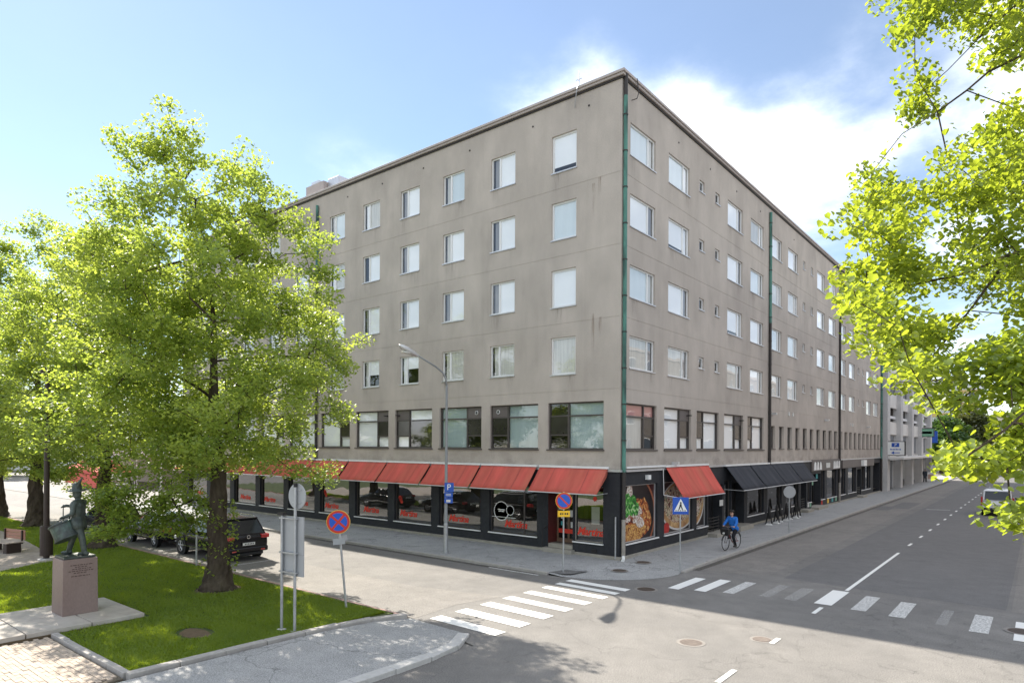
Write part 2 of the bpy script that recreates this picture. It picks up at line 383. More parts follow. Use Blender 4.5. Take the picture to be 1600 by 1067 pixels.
mat('car_white', (0.72, 0.73, 0.75), 0.3, 0.03, coat=0.8)
mat('car_trim', (0.02, 0.02, 0.021), 0.7, 0.1)
mat('tyre', (0.014, 0.014, 0.014), 0.9, 0.1)
mat('rim', (0.45, 0.45, 0.46), 0.35, 0.05, metal=0.8)
mat('chrome', (0.75, 0.75, 0.76), 0.15, 0.02, metal=1.0)
mat('tail_red', (0.42, 0.015, 0.015), 0.2, 0.1, coat=1.0)
mat('car_glass', (0.012, 0.015, 0.018), 0.05, 0.1, spec=0.5, coat=0.2)
mat('plate', (0.72, 0.72, 0.70), 0.5, 0.02)
mat('jacket_blue', (0.012, 0.14, 0.50), 0.7, 0.2, 8)
mat('trousers', (0.012, 0.012, 0.016), 0.9, 0.2, 8)
mat('skin', (0.50, 0.30, 0.22), 0.6, 0.06)
mat('hair_dark', (0.02, 0.014, 0.01), 0.7, 0.2)
mat('bike_red', (0.16, 0.02, 0.02), 0.4, 0.1)
mat('saddle', (0.02, 0.016, 0.014), 0.6, 0.1)
mat('coat_grey', (0.05, 0.06, 0.075), 0.9, 0.2, 8)
mat('lamp_glass', (0.62, 0.62, 0.58), 0.35, 0.05, coat=0.5)
mat('orange_lit', (0.8, 0.16, 0.02), 0.5, 0.1)
mat('stall_red', (0.55, 0.11, 0.09), 0.9, 0.1, 2)
mat('pipe_white', (0.72, 0.72, 0.70), 0.5, 0.1)
mat_glass('glass', (0.98, 0.99, 0.99), 1.9)
mat_stain('drip_stain', (0.12, 0.11, 0.10), .38)
mat_stain('rust_stain', (0.17, 0.085, 0.04), .8, (16, 16, .5))
mat_glass('shop_glass', (0.74, 0.75, 0.72), 2.7)
mat_glass('dark_glass', (0.35, 0.36, 0.34), 1.7)
mat_leaf('linden_leaf', (0.12, 0.21, 0.052), (0.24, 0.31, 0.07), (0.47, 0.61, 0.09), 0.56)
mat_leaf('linden_leaf_near', (0.12, 0.19, 0.03), (0.20, 0.26, 0.045), (0.44, 0.56, 0.04), 0.55)
mat_leaf('maple_leaf', (0.05, 0.11, 0.028), (0.08, 0.15, 0.035), (0.10, 0.20, 0.03), 0.4)
mat_leaf('olive_leaf', (0.07, 0.09, 0.03), (0.10, 0.12, 0.04), (0.15, 0.18, 0.04), 0.4)
mat_leaf('grass_blade', (0.085, 0.16, 0.016), (0.19, 0.25, 0.035), (0.40, 0.54, 0.03), 0.45, 0.03)
MT = MATS

# ------------------------------------------------------------------ mesh helpers
class MB:
    def __init__(s): s.v = []; s.f = []
    def add(s, vs_, fs_):
        o = len(s.v); s.v += [tuple(q) for q in vs_]; s.f += [tuple(i + o for i in q) for q in fs_]; return s
    def quad(s, a, b, c, d): return s.add((a, b, c, d), ((0, 1, 2, 3),))
    def poly(s, pts): return s.add(pts, (tuple(range(len(pts))),))
    def box(s, x0, x1, y0, y1, z0, z1):
        return s.add([(x0, y0, z0), (x1, y0, z0), (x1, y1, z0), (x0, y1, z0), (x0, y0, z1), (x1, y0, z1), (x1, y1, z1), (x0, y1, z1)],
                     [(3, 2, 1, 0), (4, 5, 6, 7), (0, 1, 5, 4), (1, 2, 6, 5), (2, 3, 7, 6), (3, 0, 4, 7)])
    def prism(s, pts, z0, z1, top=None):
        n = len(pts)
        v = [(x, y, z0) for x, y in pts] + [(x, y, z1) for x, y in (top or pts)]
        return s.add(v, [tuple(range(n - 1, -1, -1)), tuple(range(n, 2 * n))] + [(i, (i + 1) % n, n + (i + 1) % n, n + i) for i in range(n)])
    def tube(s, pts, rad, n=8, caps=True):
        pts = [Vector(q) for q in pts]
        if isinstance(rad, (int, float)): rad = [rad] * len(pts)
        o = len(s.v); prev = None
        for i, q in enumerate(pts):
            d = (pts[min(i + 1, len(pts) - 1)] - pts[max(i - 1, 0)])
            if d.length < 1e-9: d = Vector((0, 0, 1))
            d.normalize()
            if prev is None:
                a = Vector((0, 0, 1)) if abs(d.z) < 0.9 else Vector((1, 0, 0))
                x = d.cross(a).normalized()
            else:
                x = (prev - d * prev.dot(d))
                x = x.normalized() if x.length > 1e-6 else d.cross(Vector((1, 0, 0))).normalized()
            prev = x; y = d.cross(x)
            for k in range(n):
                t = 2 * math.pi * k / n
                s.v.append(tuple(q + (x * math.cos(t) + y * math.sin(t)) * rad[i]))
        for i in range(len(pts) - 1):
            for k in range(n):
                s.f.append((o + i * n + k, o + i * n + (k + 1) % n, o + (i + 1) * n + (k + 1) % n, o + (i + 1) * n + k))
        if caps:
            s.f.append(tuple(o + k for k in range(n - 1, -1, -1))); s.f.append(tuple(o + (len(pts) - 1) * n + k for k in range(n)))
        return s
    def lathe(s, prof, n=16, c=(0, 0, 0), axis='z'):
        o = len(s.v)
        for r_, h in prof:
            for k in range(n):
                t = 2 * math.pi * k / n; a, b = r_ * math.cos(t), r_ * math.sin(t)
                p = {'z': (a, b, h), 'y': (a, h, b), 'x': (h, a, b)}[axis]
                s.v.append((p[0] + c[0], p[1] + c[1], p[2] + c[2]))
        m = len(prof)
        for i in range(m - 1):
            for k in range(n):
                s.f.append((o + i * n + k, o + i * n + (k + 1) % n, o + (i + 1) * n + (k + 1) % n, o + (i + 1) * n + k))
        s.f.append(tuple(o + k for k in range(n - 1, -1, -1))); s.f.append(tuple(o + (m - 1) * n + k for k in range(n)))
        return s
    def ellipsoid(s, c, r_, n=10, m=7):
        prof = []
        o = len(s.v)
        for i in range(m + 1):
            t = math.pi * i / m
            for k in range(n):
                u = 2 * math.pi * k / n
                s.v.append((c[0] + r_[0] * math.sin(t) * math.cos(u), c[1] + r_[1] * math.sin(t) * math.sin(u), c[2] + r_[2] * math.cos(t)))
        for i in range(m):
            for k in range(n):
                s.f.append((o + i * n + k, o + (i + 1) * n + k, o + (i + 1) * n + (k + 1) % n, o + i * n + (k + 1) % n))
        return s
    def capsule(s, a, b, ra, rb, n=10):
        a, b = Vector(a), Vector(b); d = (b - a)
        L_ = d.length; d.normalize() if L_ > 1e-9 else None
        pts, rr = [], []
        for k in range(5):
            t = math.pi / 2 * (1 - k / 4); pts.append(a - d * ra * math.sin(t)); rr.append(max(ra * math.cos(t), 1e-4))
        for k in range(5):
            t = math.pi / 2 * k / 4; pts.append(b + d * rb * math.sin(t)); rr.append(max(rb * math.cos(t), 1e-4))
        return s.tube(pts, rr, n)
    def mesh(s, name):
        me = bpy.data.meshes.new(name); me.from_pydata(s.v, [], s.f); me.update(); return me
    def build(s, name, m, parent=None, loc=None, rz=0.0, smooth=False, bevel=0.0, sub=0):
        return put(name, s.mesh(name), m, parent, loc, rz, smooth, bevel, sub)

def put(name, me, m=None, parent=None, loc=None, rz=0.0, smooth=False, bevel=0.0, sub=0):
    o = bpy.data.objects.new(name, me); COL.objects.link(o)
    if m is not None and not me.materials: me.materials.append(MT[m] if isinstance(m, str) else m)
    if parent is not None: o.parent = parent
    if loc is not None: o.location = loc
    o.rotation_euler = (0, 0, rz)
    if smooth:
        me.polygons.foreach_set('use_smooth', [True] * len(me.polygons))
    if bevel:
        b = o.modifiers.new('bevel', 'BEVEL'); b.width = bevel; b.segments = 2; b.limit_method = 'ANGLE'
    if sub:
        q = o.modifiers.new('sub', 'SUBSURF'); q.levels = sub; q.render_levels = sub
    return o

def tag(o, label=None, cat=None, group=None, kind=None):
    if label: o['label'] = label
    if cat: o['category'] = cat
    if group: o['group'] = group
    if kind: o['kind'] = kind
    return o
def thing(name, label, cat, loc=(0, 0, 0), rz=0.0, group=None):
    o = bpy.data.objects.new(name, None); COL.objects.link(o)
    o.empty_display_size = 0.2
    o.location = loc; o.rotation_euler = (0, 0, rz)
    return tag(o, label, cat, group)
def struct(name, mb, m, **k): return tag(mb.build(name, m, **k), kind='structure')
def text_mesh(body, size, shear=0.0, extrude=0.002, align='CENTER', spacing=1.0, xscale=1.0, offset=0.0):
    cu = bpy.data.curves.new('lettering', 'FONT'); cu.body = body; cu.size = size; cu.shear = shear
    cu.extrude = extrude; cu.align_x = align; cu.align_y = 'CENTER'; cu.space_character = spacing
    cu.resolution_u = 3; cu.offset = offset
    o = bpy.data.objects.new('lettering_tmp', cu); COL.objects.link(o)
    dg = bpy.context.evaluated_depsgraph_get(); dg.update()
    me = bpy.data.meshes.new_from_object(o.evaluated_get(dg))
    bpy.data.objects.remove(o); bpy.data.curves.remove(cu)
    # text lies in XY; stand it up in the XZ plane facing -Y
    me.transform(Matrix(((xscale, 0, 0, 0), (0, 0, 1, 0), (0, 1, 0, 0), (0, 0, 0, 1))))
    me.flip_normals()
    me.materials.clear()
    return me

# ------------------------------------------------------------------ ground, roads, pavements
PZ = 0.10                                            # pavement height over the carriageway
struct('ground', MB().box(-900, 900, -900, 900, -1.2, -0.03), 'asphalt')
road = struct('road', MB().poly([(-400, -4.1, 0), (-400, -11.45, 0), (0, -11.45, 0), (3.0, -12.2, 0), (3.0, -60, 0), (15.3, -60, 0), (15.3, 320, 0), (2.95, 320, 0), (2.95, -0.5, 0), (0, -4.1, 0)]), 'asphalt')
struct('square', MB().poly([(-400, 60, 0.004), (-400, -4.0, 0.004), (-41.5, -4.0, 0.004), (-41.5, 60, 0.004)]), 'concrete_ground')
# lighter, older surfacing laid beside the darker carriageway
def patch(name, pts, m, z=0.004):
    return MB().poly([(x, y, z) for x, y in pts]).build(name, m, road)
patch('old_surfacing', [(2.96, 0.6), (4.4, 0.75), (5.6, 1.1), (5.5, 300), (2.96, 300)], 'asphalt_old')
patch('old_surfacing', [(12.82, 0.2), (15.28, 0.2), (15.28, 300), (12.82, 300)], 'asphalt_old')
patch('old_surfacing', [(-60, -11.44), (-60, -8.9), (-3.2, -8.6), (0.25, -7.9), (-0.1, -9.6), (0.1, -11.44)], 'asphalt_old')
patch('dark_repair', [(4.0, 35.5), (5.4, 35.5), (5.4, 42.5), (4.0, 42.5)], 'asphalt_new', 0.008)
patch('dark_repair', [(3.3, 33.0), (4.4, 33.0), (4.4, 37.0), (3.3, 37.0)], 'asphalt_new', 0.012)
patch('dark_strip', [(6.2, 1.0), (12.7, 0.4), (12.7, 200), (6.2, 200)], 'asphalt_new', 0.0035)
patch('dark_repair', [(4.9, -14.2), (6.2, -13.3), (7.6, -18.5), (5.6, -19)], 'asphalt_new', 0.004)

# pavements: a slab each with a real step, dropped flush at the corner crossing
pav_l = struct('pavement_street', MB().box(-41.5, -1.6, -4.0, 0.0, -0.3, PZ), 'pavement_asphalt')
pav_r = struct('pavement_side', MB().box(0.0, 2.85, 1.2, 300, -0.3, PZ), 'pavement_asphalt')
def arc(cx, cy, r_, a0, a1, n):
    return [(cx + r_ * math.cos(R(a0 + (a1 - a0) * i / n)), cy + r_ * math.sin(R(a0 + (a1 - a0) * i / n))) for i in range(n + 1)]
cm = MB()
outer = [(-1.6, -4.0, PZ), (-0.6, -4.05, 0.05)] + [(x, y, 0.008) for x, y in arc(-0.35, -0.7, 3.35, -86, -4, 9)] + [(2.92, -0.3, 0.04), (2.85, 1.2, PZ)]
inner = [(-1.6, 0, PZ)] + [(0, 0, 0.07)] * (len(outer) - 2) + [(0, 1.2, PZ)]
for i in range(len(outer) - 1):
    cm.quad(outer[i], outer[i + 1], inner[i + 1], inner[i])
struct('pavement_corner', cm, 'pavement_asphalt')
# far pavement across the street corner with the sign posts
sw = MB()
inn = [(-0.45, -60), (-0.5, -18), (-0.45, -14), (-0.28, -12.5), (0.0, -11.5)]
out = [(2.75, -60), (2.82, -18), (2.85, -14), (2.75, -12.9), (2.2, -11.6)]
for i in range(4):
    za, zb = (PZ, PZ) if i < 2 else ((PZ, 0.07) if i == 2 else (0.07, 0.008))
    sw.quad((*inn[i], za), (*out[i], za), (*out[i + 1], zb), (*inn[i + 1], zb))
pav_s = struct('pavement_park', sw, 'pavement_asphalt')
struct('pavement_park_bed', MB().prism([(-0.45, -60), (2.7, -60), (2.7, -13.2), (-0.3, -12.6)], -0.3, 0.05), 'granite')

# kerbs, stone by stone
rnd = random.Random(11)
def kerb_line(pts, width, top, m, parent, step=1.0, drop=None, gap=0.012):
    pts = [Vector((*q, 0)) for q in pts]
    seg = [(pts[i + 1] - pts[i]).length for i in range(len(pts) - 1)]
    tot = sum(seg); n = max(1, round(tot / step))
    def at(t):
        for i, L_ in enumerate(seg):
            if t <= L_ or i == len(seg) - 1: return pts[i] + (pts[i + 1] - pts[i]) * min(1.0, t / L_)
            t -= L_
    for k in range(n):
        a, b = at(tot * k / n + gap / 2), at(tot * (k + 1) / n - gap / 2)
        d = (b - a); L_ = d.length
        me = MB().box(-L_ / 2, L_ / 2, -width / 2, width / 2, -0.25, 0.0).mesh('kerb_stone')
        z = top + rnd.uniform(-0.006, 0.008)
        if drop: z = top - drop * max(0, (k - n + 3) / 3)
        o = put('kerb_stone', me, m, parent, ((a.x + b.x) / 2 + rnd.uniform(-.006, .006), (a.y + b.y) / 2 + rnd.uniform(-.006, .006), z), math.atan2(d.y, d.x) + rnd.uniform(-.008, .008), bevel=0.018)
kerb_line([(-40.5, -4.07), (-0.7, -4.07)], 0.15, PZ + 0.012, 'granite', pav_l, 1.2)
kerb_line([(2.92, 92), (2.92, 0.2), (2.98, -0.5)], 0.16, PZ + 0.012, 'granite', pav_r, 1.25, drop=0.05)
kerb_line([(2.86, -26), (2.92, -18), (2.95, -14), (2.86, -13.0), (2.62, -12.3), (2.25, -11.75)], 0.30, PZ + 0.015, 'granite_light', pav_s, 1.05, drop=0.06)

# lawn, path and paved court of the little park
lawn = struct('lawn', MB().prism([(-60, -11.8), (-0.55, -11.62), (-0.62, -13), (-0.7, -15.5), (-0.72, -18.28), (-60, -18.28)], -0.3, 0.085), 'lawn_soil')
struct('sett_strip', MB().prism([(-60, -11.4), (-0.2, -11.40), (-0.5, -11.61), (-60, -11.79)], -0.3, 0.035), 'red_setts')
kerb_line([(-0.72, -18.4), (-0.66, -15.5), (-0.55, -13.2), (-0.38, -12.2), (-0.1, -11.55)], 0.22, 0.175, 'granite', lawn, 1.0, drop=0.06)
kerb_line([(-5.15, -18.36), (-0.85, -18.36)], 0.15, 0.15, 'granite', lawn, 0.95)
struct('park_lawn_beyond', MB().box(-60, -8.3, -60, -18.3, -0.3, 0.08), 'lawn_soil')
struct('path', MB().poly([(-17.0, -14.7, 0.095), (-19.4, -14.45, 0.095), (-27, -13.75, 0.095), (-45, -13.6, 0.095), (-45, -26, 0.095), (-9.0, -26, 0.095), (-13.0, -20.5, 0.095), (-15.8, -17.1, 0.095), (-16.9, -15.4, 0.095)]), 'path_gravel')
court = struct('paved_court', MB().box(-5.2, -0.8, -27, -18.44, -0.3, 0.05), 'paver_sand')
pv = MB()
y = -18.5; row = 0
while y > -24.5:
    x = -5.15 + (0.1 if row % 2 else 0)
    while x < -1.0:
        h = 0.085 + rnd.uniform(-.006, .006)
        pv.box(x + .004, x + .196, y - .096, y - .004, 0.02, h)
        x += 0.2
    y -= 0.1; row += 1
tag(pv.build('pavers', 'paver', court), kind='stuff')
# grass blades
def grass(n, seed):
    g = np.random.default_rng(seed)
    xs = -0.74 - (g.random(n) ** 2.0) * 44.0; ys = -18.25 + g.random(n) * 6.45
    far_ = g.random(n) < .12; xs = np.where(far_, -8.25 - g.random(n) * 7, xs); ys = np.where(far_, -18.1 - g.random(n) * 3.0, ys)
    ok = ~((xs < -5.2) & (xs > -8.2) & (ys < -16.1))
    PP = [(-17.0, -14.7), (-19.4, -14.45), (-27, -13.75), (-45, -13.6), (-45, -26), (-9.0, -26), (-13.0, -20.5), (-15.8, -17.1), (-16.9, -15.4)]
    inside = np.zeros(len(xs), bool); j = len(PP) - 1
    for i in range(len(PP)):
        (xi, yi), (xj, yj) = PP[i], PP[j]
        inside ^= ((yi > ys) != (yj > ys)) & (xs < (xj - xi) * (ys - yi) / (yj - yi + 1e-12) + xi); j = i
    ok &= ~inside
    ok &= ~(np.hypot(xs + 7.1, ys + 13.3) < 0.7)
    ok &= ~(np.hypot((xs + 2.75) / 1.4, ys + 16.1) < 0.42)
    xs, ys = xs[ok], ys[ok]; n = len(xs)
    broad = 0.5 + 0.5 * np.sin(xs * .7 + 1.3 * np.sin(ys * .9)) * np.sin(ys * 1.1 + .6 * xs)
    clump = 0.35 * broad + 0.65 * (0.5 + 0.5 * np.sin(xs * 2.3 + np.sin(ys * 1.9) * 2) * np.cos(ys * 2.7 + xs))
    h = (0.045 + 0.05 * g.random(n)) * (0.7 + 0.6 * clump); w = 0.010 + 0.008 * g.random(n)
    a = g.random(n) * 2 * np.pi; lean = h * (0.3 + 0.9 * g.random(n)); b = g.random(n) * 2 * np.pi
    V = np.zeros((n, 3, 3))
    V[:, 0] = np.c_[xs - np.cos(a) * w, ys - np.sin(a) * w, np.full(n, .08)]
    V[:, 1] = np.c_[xs + np.cos(a) * w, ys + np.sin(a) * w, np.full(n, .08)]
    V[:, 2] = np.c_[xs + np.cos(b) * lean, ys + np.sin(b) * lean, .08 + h]
    me = bpy.data.meshes.new('grass')
    me.vertices.add(n * 3); me.vertices.foreach_set('co', V.reshape(-1))
    me.loops.add(n * 3); me.loops.foreach_set('vertex_index', np.arange(n * 3, dtype=np.int32))
    me.polygons.add(n); me.polygons.foreach_set('loop_start', np.arange(0, n * 3, 3, dtype=np.int32)); me.polygons.foreach_set('loop_total', np.full(n, 3, dtype=np.int32))
    at = me.attributes.new('leaf_random', 'FLOAT', 'POINT')
    at.data.foreach_set('value', np.repeat(np.clip(0.3 + 0.35 * clump + 0.4 * (g.random(n) - .5), 0, 1), 3).astype(np.float32))
    me.update(); me.materials.append(MT['grass_blade'])
    o = bpy.data.objects.new('grass', me); COL.objects.link(o)
    return o
tag(grass(300000, 3), 'short sunlit and shaded green grass of the park lawn', 'grass', kind='stuff')
struct('worn_earth', MB().prism([(-2.75 + 0.52 * math.cos(t) * (1 + .15 * math.sin(3 * t)), -16.1 + 0.30 * math.sin(t)) for t in [i * math.pi / 8 for i in range(16)]], 0.0, 0.092), 'soil')

struct('bare_earth', MB().prism([(-7.1 + (.85 + .18 * math.sin(3 * t) + .1 * math.sin(7 * t)) * math.cos(t), -13.3 + (.75 + .15 * math.cos(4 * t)) * math.sin(t)) for t in [i * math.pi / 14 for i in range(28)]], 0.0, 0.097), 'soil')
# stone slabs under the monument
slab_root = struct('monument_paving', MB().box(-8.1, -5.25, -27, -16.25, -0.3, 0.11), 'soil')
for (x0, x1, y0, y1) in [(-6.7, -5.25, -17.5, -16.25), (-8.1, -6.71, -17.5, -16.25), (-6.7, -5.25, -18.9, -17.51), (-8.1, -6.71, -18.9, -17.51),
                         (-6.7, -5.25, -20.3, -18.91), (-8.1, -6.71, -20.3, -18.91), (-6.7, -5.25, -21.7, -20.31), (-8.1, -6.71, -21.7, -20.31)]:
    MB().box(x0 + .008, x1 - .008, y0 + .008, y1 - .008, 0.02, 0.215 + rnd.uniform(-.006, .006)).build('stone_slab', 'slab', slab_root, bevel=0.01)

mat_paint('gutter_grit', (0.085, 0.075, 0.062), 0.50)
MATS['gutter_grit'].node_tree.nodes['Map Range'].inputs['To Min'].default_value = 0.0
# ------------------------------------------------------------------ road markings (children of the road)
def mark(name, pts, m, z=0.0115):
    return MB().poly([(x, y, z) for x, y in pts]).build(name, m, road)
def strp(x0, x1, y0, y1, m, sk=0.0): mark('crossing_stripe', [(x0, y0), (x1, y0 - sk), (x1, y1 - sk), (x0, y1)], m)
for y0, y1, m in [(-11.18, -10.74, 'road_paint'), (-10.19, -9.70, 'road_paint'), (-9.12, -8.64, 'road_paint'), (-8.08, -7.62, 'road_paint_worn'), (-7.05, -6.60, 'road_paint_worn'), (-6.02, -5.66, 'road_paint'), (-5.26, -4.93, 'road_paint'), (-4.60, -4.22, 'road_paint')]:
    strp(0.45, 2.88, y0, y1, m, 0.1)
for x0, x1, y0, y1, m in [(3.72, 4.1, -3.3, -1.0, 'road_paint'), (4.53, 4.93, -3.05, -0.75, 'road_paint'), (5.38, 5.75, -2.75, -.55, 'road_paint_worn'), (6.46, 6.80, -2.5, -.35, 'road_paint_faint'), (7.2, 7.6, -2.45, -.3, 'road_paint_faint'),
                          (8.09, 8.59, -2.38, 0, 'road_paint'), (9.13, 9.53, -2.5, -.25, 'road_paint_worn'), (10.13, 10.54, -2.65, -.44, 'road_paint_worn'), (11.27, 11.53, -2.8, -.8, 'road_paint_faint'), (12.03, 12.45, -3.03, -.83, 'road_paint_worn'), (12.96, 13.4, -3.3, -1.05, 'road_paint')]:
    strp(x0, x1, y0, y1, m)
mark('centre_line', [(8.40, 0.2), (8.52, 0.2), (8.52, 10.4), (8.40, 10.4)], 'road_paint')
yy = 13.2
while yy < 80:
    mark('centre_dash', [(8.40, yy), (8.52, yy), (8.52, yy + 1.0), (8.40, yy + 1.0)], 'road_paint'); yy += 3.72
for a, b in [(-3.73, -2.8), (-7.45, -6.9), (-10.85, -9.9), (-14.6, -13.6)]:
    mark('centre_dash', [(8.36, a), (8.48, a), (8.48, b), (8.36, b)], 'road_paint')
mark('give_way_line', [(-3.3, -4.45), (-0.9, -4.45), (-0.9, -4.33), (-3.3, -4.33)], 'road_paint_worn')
mark('crossing_bar', [(6.5, 36.0), (8.0, 36.6), (8.0, 36.9), (6.5, 36.3)], 'road_paint_worn')
mark('parking_line', [(-11.2, -11.3), (-11.1, -11.3), (-11.1, -9.0), (-11.2, -9.0)], 'road_paint_worn')
mark('parking_line', [(-17.0, -11.3), (-16.9, -11.3), (-16.9, -9.0), (-17.0, -9.0)], 'road_paint_worn')
mark('parking_line', [(-22.8, -11.3), (-22.7, -11.3), (-22.7, -9.0), (-22.8, -9.0)], 'road_paint_worn')

for pts_g in ([(-40, -4.16), (-1.2, -4.16), (-1.2, -4.42), (-40, -4.42)], [(3.02, .3), (3.30, .3), (3.30, 90), (3.02, 90)]): mark('gutter_grit', pts_g, 'gutter_grit', 0.0085)
def manhole(label, x, y, z, r_, m, ring='manhole_ring'):
    t = thing('manhole_cover', label, 'manhole cover', (x, y, z))
    MB().lathe([(r_ * 1.28, 0), (r_ * 1.28, .004), (r_ * 1.04, .005)], 28).build('collar', ring, t)
    c = MB().lathe([(r_, .0), (r_, .008)], 28)
    c.build('lid', m, t)
    rb = MB()
    for i in range(-4, 5):
        q = i * r_ * 0.2; h = math.sqrt(max(0, (r_ * .92) ** 2 - q * q))
        rb.box(-h, h, q - .018, q + .018, .007, .014)
    rb.build('ribbing', m, t)
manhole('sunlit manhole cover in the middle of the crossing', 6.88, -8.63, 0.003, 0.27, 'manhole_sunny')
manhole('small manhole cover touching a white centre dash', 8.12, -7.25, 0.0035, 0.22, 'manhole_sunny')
manhole('dark manhole cover in the roadway between the two zebra crossings', 3.25, -3.95, 0.003, 0.3, 'manhole')
manhole('dark manhole cover on the corner pavement in front of the building corner', 1.04, -1.83, 0.05, 0.26, 'manhole')
manhole('manhole cover on the pavement below the pasta poster', 0.97, 0.2, 0.082, 0.26, 'manhole')
manhole('manhole cover at the right edge of the zebra crossing', 13.1, -2.2, 0.0125, 0.3, 'manhole')

# ------------------------------------------------------------------ the corner apartment building
BL = thing('apartment_building', 'grey stucco five storey corner building with red awnings and shopfronts', 'building')
FR_, FL_ = 90.0, 0.0                                  # facade frames: rotation about the corner
def on_r(o, y, z=0.0, w=0.0): o.location = (-w, y, z); o.rotation_euler = (0, 0, R(90)); return o
def wall_mesh(u0, u1, z0, z1, holes, depth=0.14):
    """a facade sheet in (u, inward, z) with real openings; hole = (u0,u1,z0,z1,depth,back)"""
    us = sorted({u0, u1} | {h[0] for h in holes} | {h[1] for h in holes}); zs = sorted({z0, z1} | {h[2] for h in holes} | {h[3] for h in holes})
    us = [q for q in us if u0 - 1e-6 <= q <= u1 + 1e-6]; zs = [q for q in zs if z0 - 1e-6 <= q <= z1 + 1e-6]
    mb = MB()
    for j in range(len(zs) - 1):
        cz = (zs[j] + zs[j + 1]) / 2; run = None
        for i in range(len(us)):
            solid = i < len(us) - 1 and not any(h[0] < (us[i] + us[i + 1]) / 2 < h[1] and h[2] < cz < h[3] for h in holes)
            if solid and run is None: run = us[i]
            if not solid and run is not None:
                mb.quad((run, 0, zs[j]), (us[i], 0, zs[j]), (us[i], 0, zs[j + 1]), (run, 0, zs[j + 1])); run = None
    for a, b, c, d, dp, back in holes:
        a, b = max(a, u0), min(b, u1)
        mb.quad((a, 0, c), (a, dp, c), (a, dp, d), (a, 0, d)); mb.quad((b, 0, c), (b, 0, d), (b, dp, d), (b, dp, c))
        mb.quad((a, 0, c), (b, 0, c), (b, dp, c), (a, dp, c)); mb.quad((a, 0, d), (a, dp, d), (b, dp, d), (b, 0, d))
        if back: mb.quad((a, dp, c), (b, dp, c), (b, dp, d), (a, dp, d))
    return mb
XW, YN, ZT = -39.0, 56.0, 20.0
ROWZ = [8.03, 11.01, 13.99, 16.97]                     # sills of the four flat storeys
colsL = [-7.1, -10.33, -13.57, -16.77, -19.95, -23.6, -26.8, -30.0, -33.2, -36.4]
holes_l = []; winL = []
for r_i, z in enumerate(ROWZ):
    holes_l.append((-3.53, -2.22, z - 0.13, z + 1.51, .14, False)); winL.append(('big', -3.53, z - 0.13, 1.31, 1.64, r_i, 0))
    for k, u in enumerate(colsL):
        holes_l.append((u, u + 1.48, z, z + 1.48, .14, False)); winL.append(('sash', u, z, 1.48, 1.48, r_i, k))
stripL = [-3.67 - 3.42 * k for k in range(11)]
for u in stripL: holes_l.append((u, u + 2.87, 4.62, 6.67, .2, False))
JZ = [7.15, 10.13, 13.11, 16.09, 19.07]
# a hairline joint is a shallow recess between the windows' storeys
for z in JZ[:4]: holes_l.append((XW, 0, z, z + .014, .012, True))
wall_mesh(XW, 0, 3.75, ZT, holes_l).build('street_wall', 'stucco', BL)
uR = [0.72, 4.36, 11.68, 15.34, 19.03, 22.69, 30.12, 33.70, 37.37, 40.97, 48.38, 52.0]
uS = [7.87, 9.92, 26.24, 28.31, 44.5, 46.52]
holes_r = []; winR = []
for r_i, z in enumerate(ROWZ):
    for k, u in enumerate(uR): holes_r.append((u, u + 2.3, z + .03, z + 1.40, .14, False)); winR.append(('wide', u, z + .03, 2.3, 1.37, r_i, k))
    for k, u in enumerate(uS): holes_r.append((u, u + .62, z + .70, z + 1.28, .14, False)); winR.append(('tiny', u, z + .70, .62, .58, r_i, k))
stripR = [(0.4, 2.85), (4.02, 2.95), (7.66, 2.93), (11.31, 2.92), (14.97, 2.88)]
for u, w in stripR: holes_r.append((u, u + w, 4.62, 6.58, .2, False))
slotsR = [19.05 + 1.845 * k for k in range(20)]
for u in slotsR: holes_r.append((u, u + 1.05, 4.67, 6.14, .25, False))
for z in JZ[:4]: holes_r.append((0, YN, z, z + .014, .012, True))
on_r(wall_mesh(0, YN, 3.75, ZT, holes_r).build('side_wall', 'stucco', BL), 0)
hid = MB(); hid.quad((XW, 0, 0), (XW, YN, 0), (XW, YN, ZT), (XW, 0, ZT)); hid.quad((XW, YN, 0), (0, YN, 0), (0, YN, ZT), (XW, YN, ZT))
hid.build('rear_wall', 'stucco', BL)
# dark sheet behind the glass, standing in for the shade of unlit rooms
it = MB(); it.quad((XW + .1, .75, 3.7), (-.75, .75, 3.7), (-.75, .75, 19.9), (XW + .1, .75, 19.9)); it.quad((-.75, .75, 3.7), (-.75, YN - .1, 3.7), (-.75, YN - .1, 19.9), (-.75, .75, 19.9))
it.build('room_shade_sheet', 'interior_dark', BL)
# roof with a projecting eave
rf = MB().box(XW - .14, .14, -.14, YN + .14, 19.98, 20.16); rf.build('roof', 'fascia', BL, bevel=0.02)
rr = bpy.data.objects[-1] if False else None
MB().box(XW - .06, .06, -.06, YN + .06, 19.90, 19.978).build('eave_soffit', 'pipe_dark', BL)
MB().prism([(XW, 0.2), (-.2, .2), (-.2, YN), (XW, YN)], 20.165, 20.5, [(XW + 3, 5), (-5, 5), (-5, YN - 3), (XW + 3, YN - 3)]).build('roof_cover', 'roof_red', BL)
MB().box(XW - .19, .20, -.20, -.145, 20.08, 20.19).build('gutter', 'fascia', BL, bevel=0.01)
MB().box(.145, .20, -.14, YN + .14, 20.08, 20.19).build('gutter', 'fascia', BL, bevel=0.01)
ch = MB().box(-23.8, -21.9, .9, 3.0, 20.17, 21.45).build('chimney', 'fascia', BL)
MB().box(-23.5, -22.7, 1.1, 2.8, 21.455, 21.75).build('vent_hood', 'zinc', ch)
MB().box(-21.85, -20.75, 1.2, 3.0, 20.2, 21.6).build('ventilation_unit', 'zinc', ch, bevel=0.02)
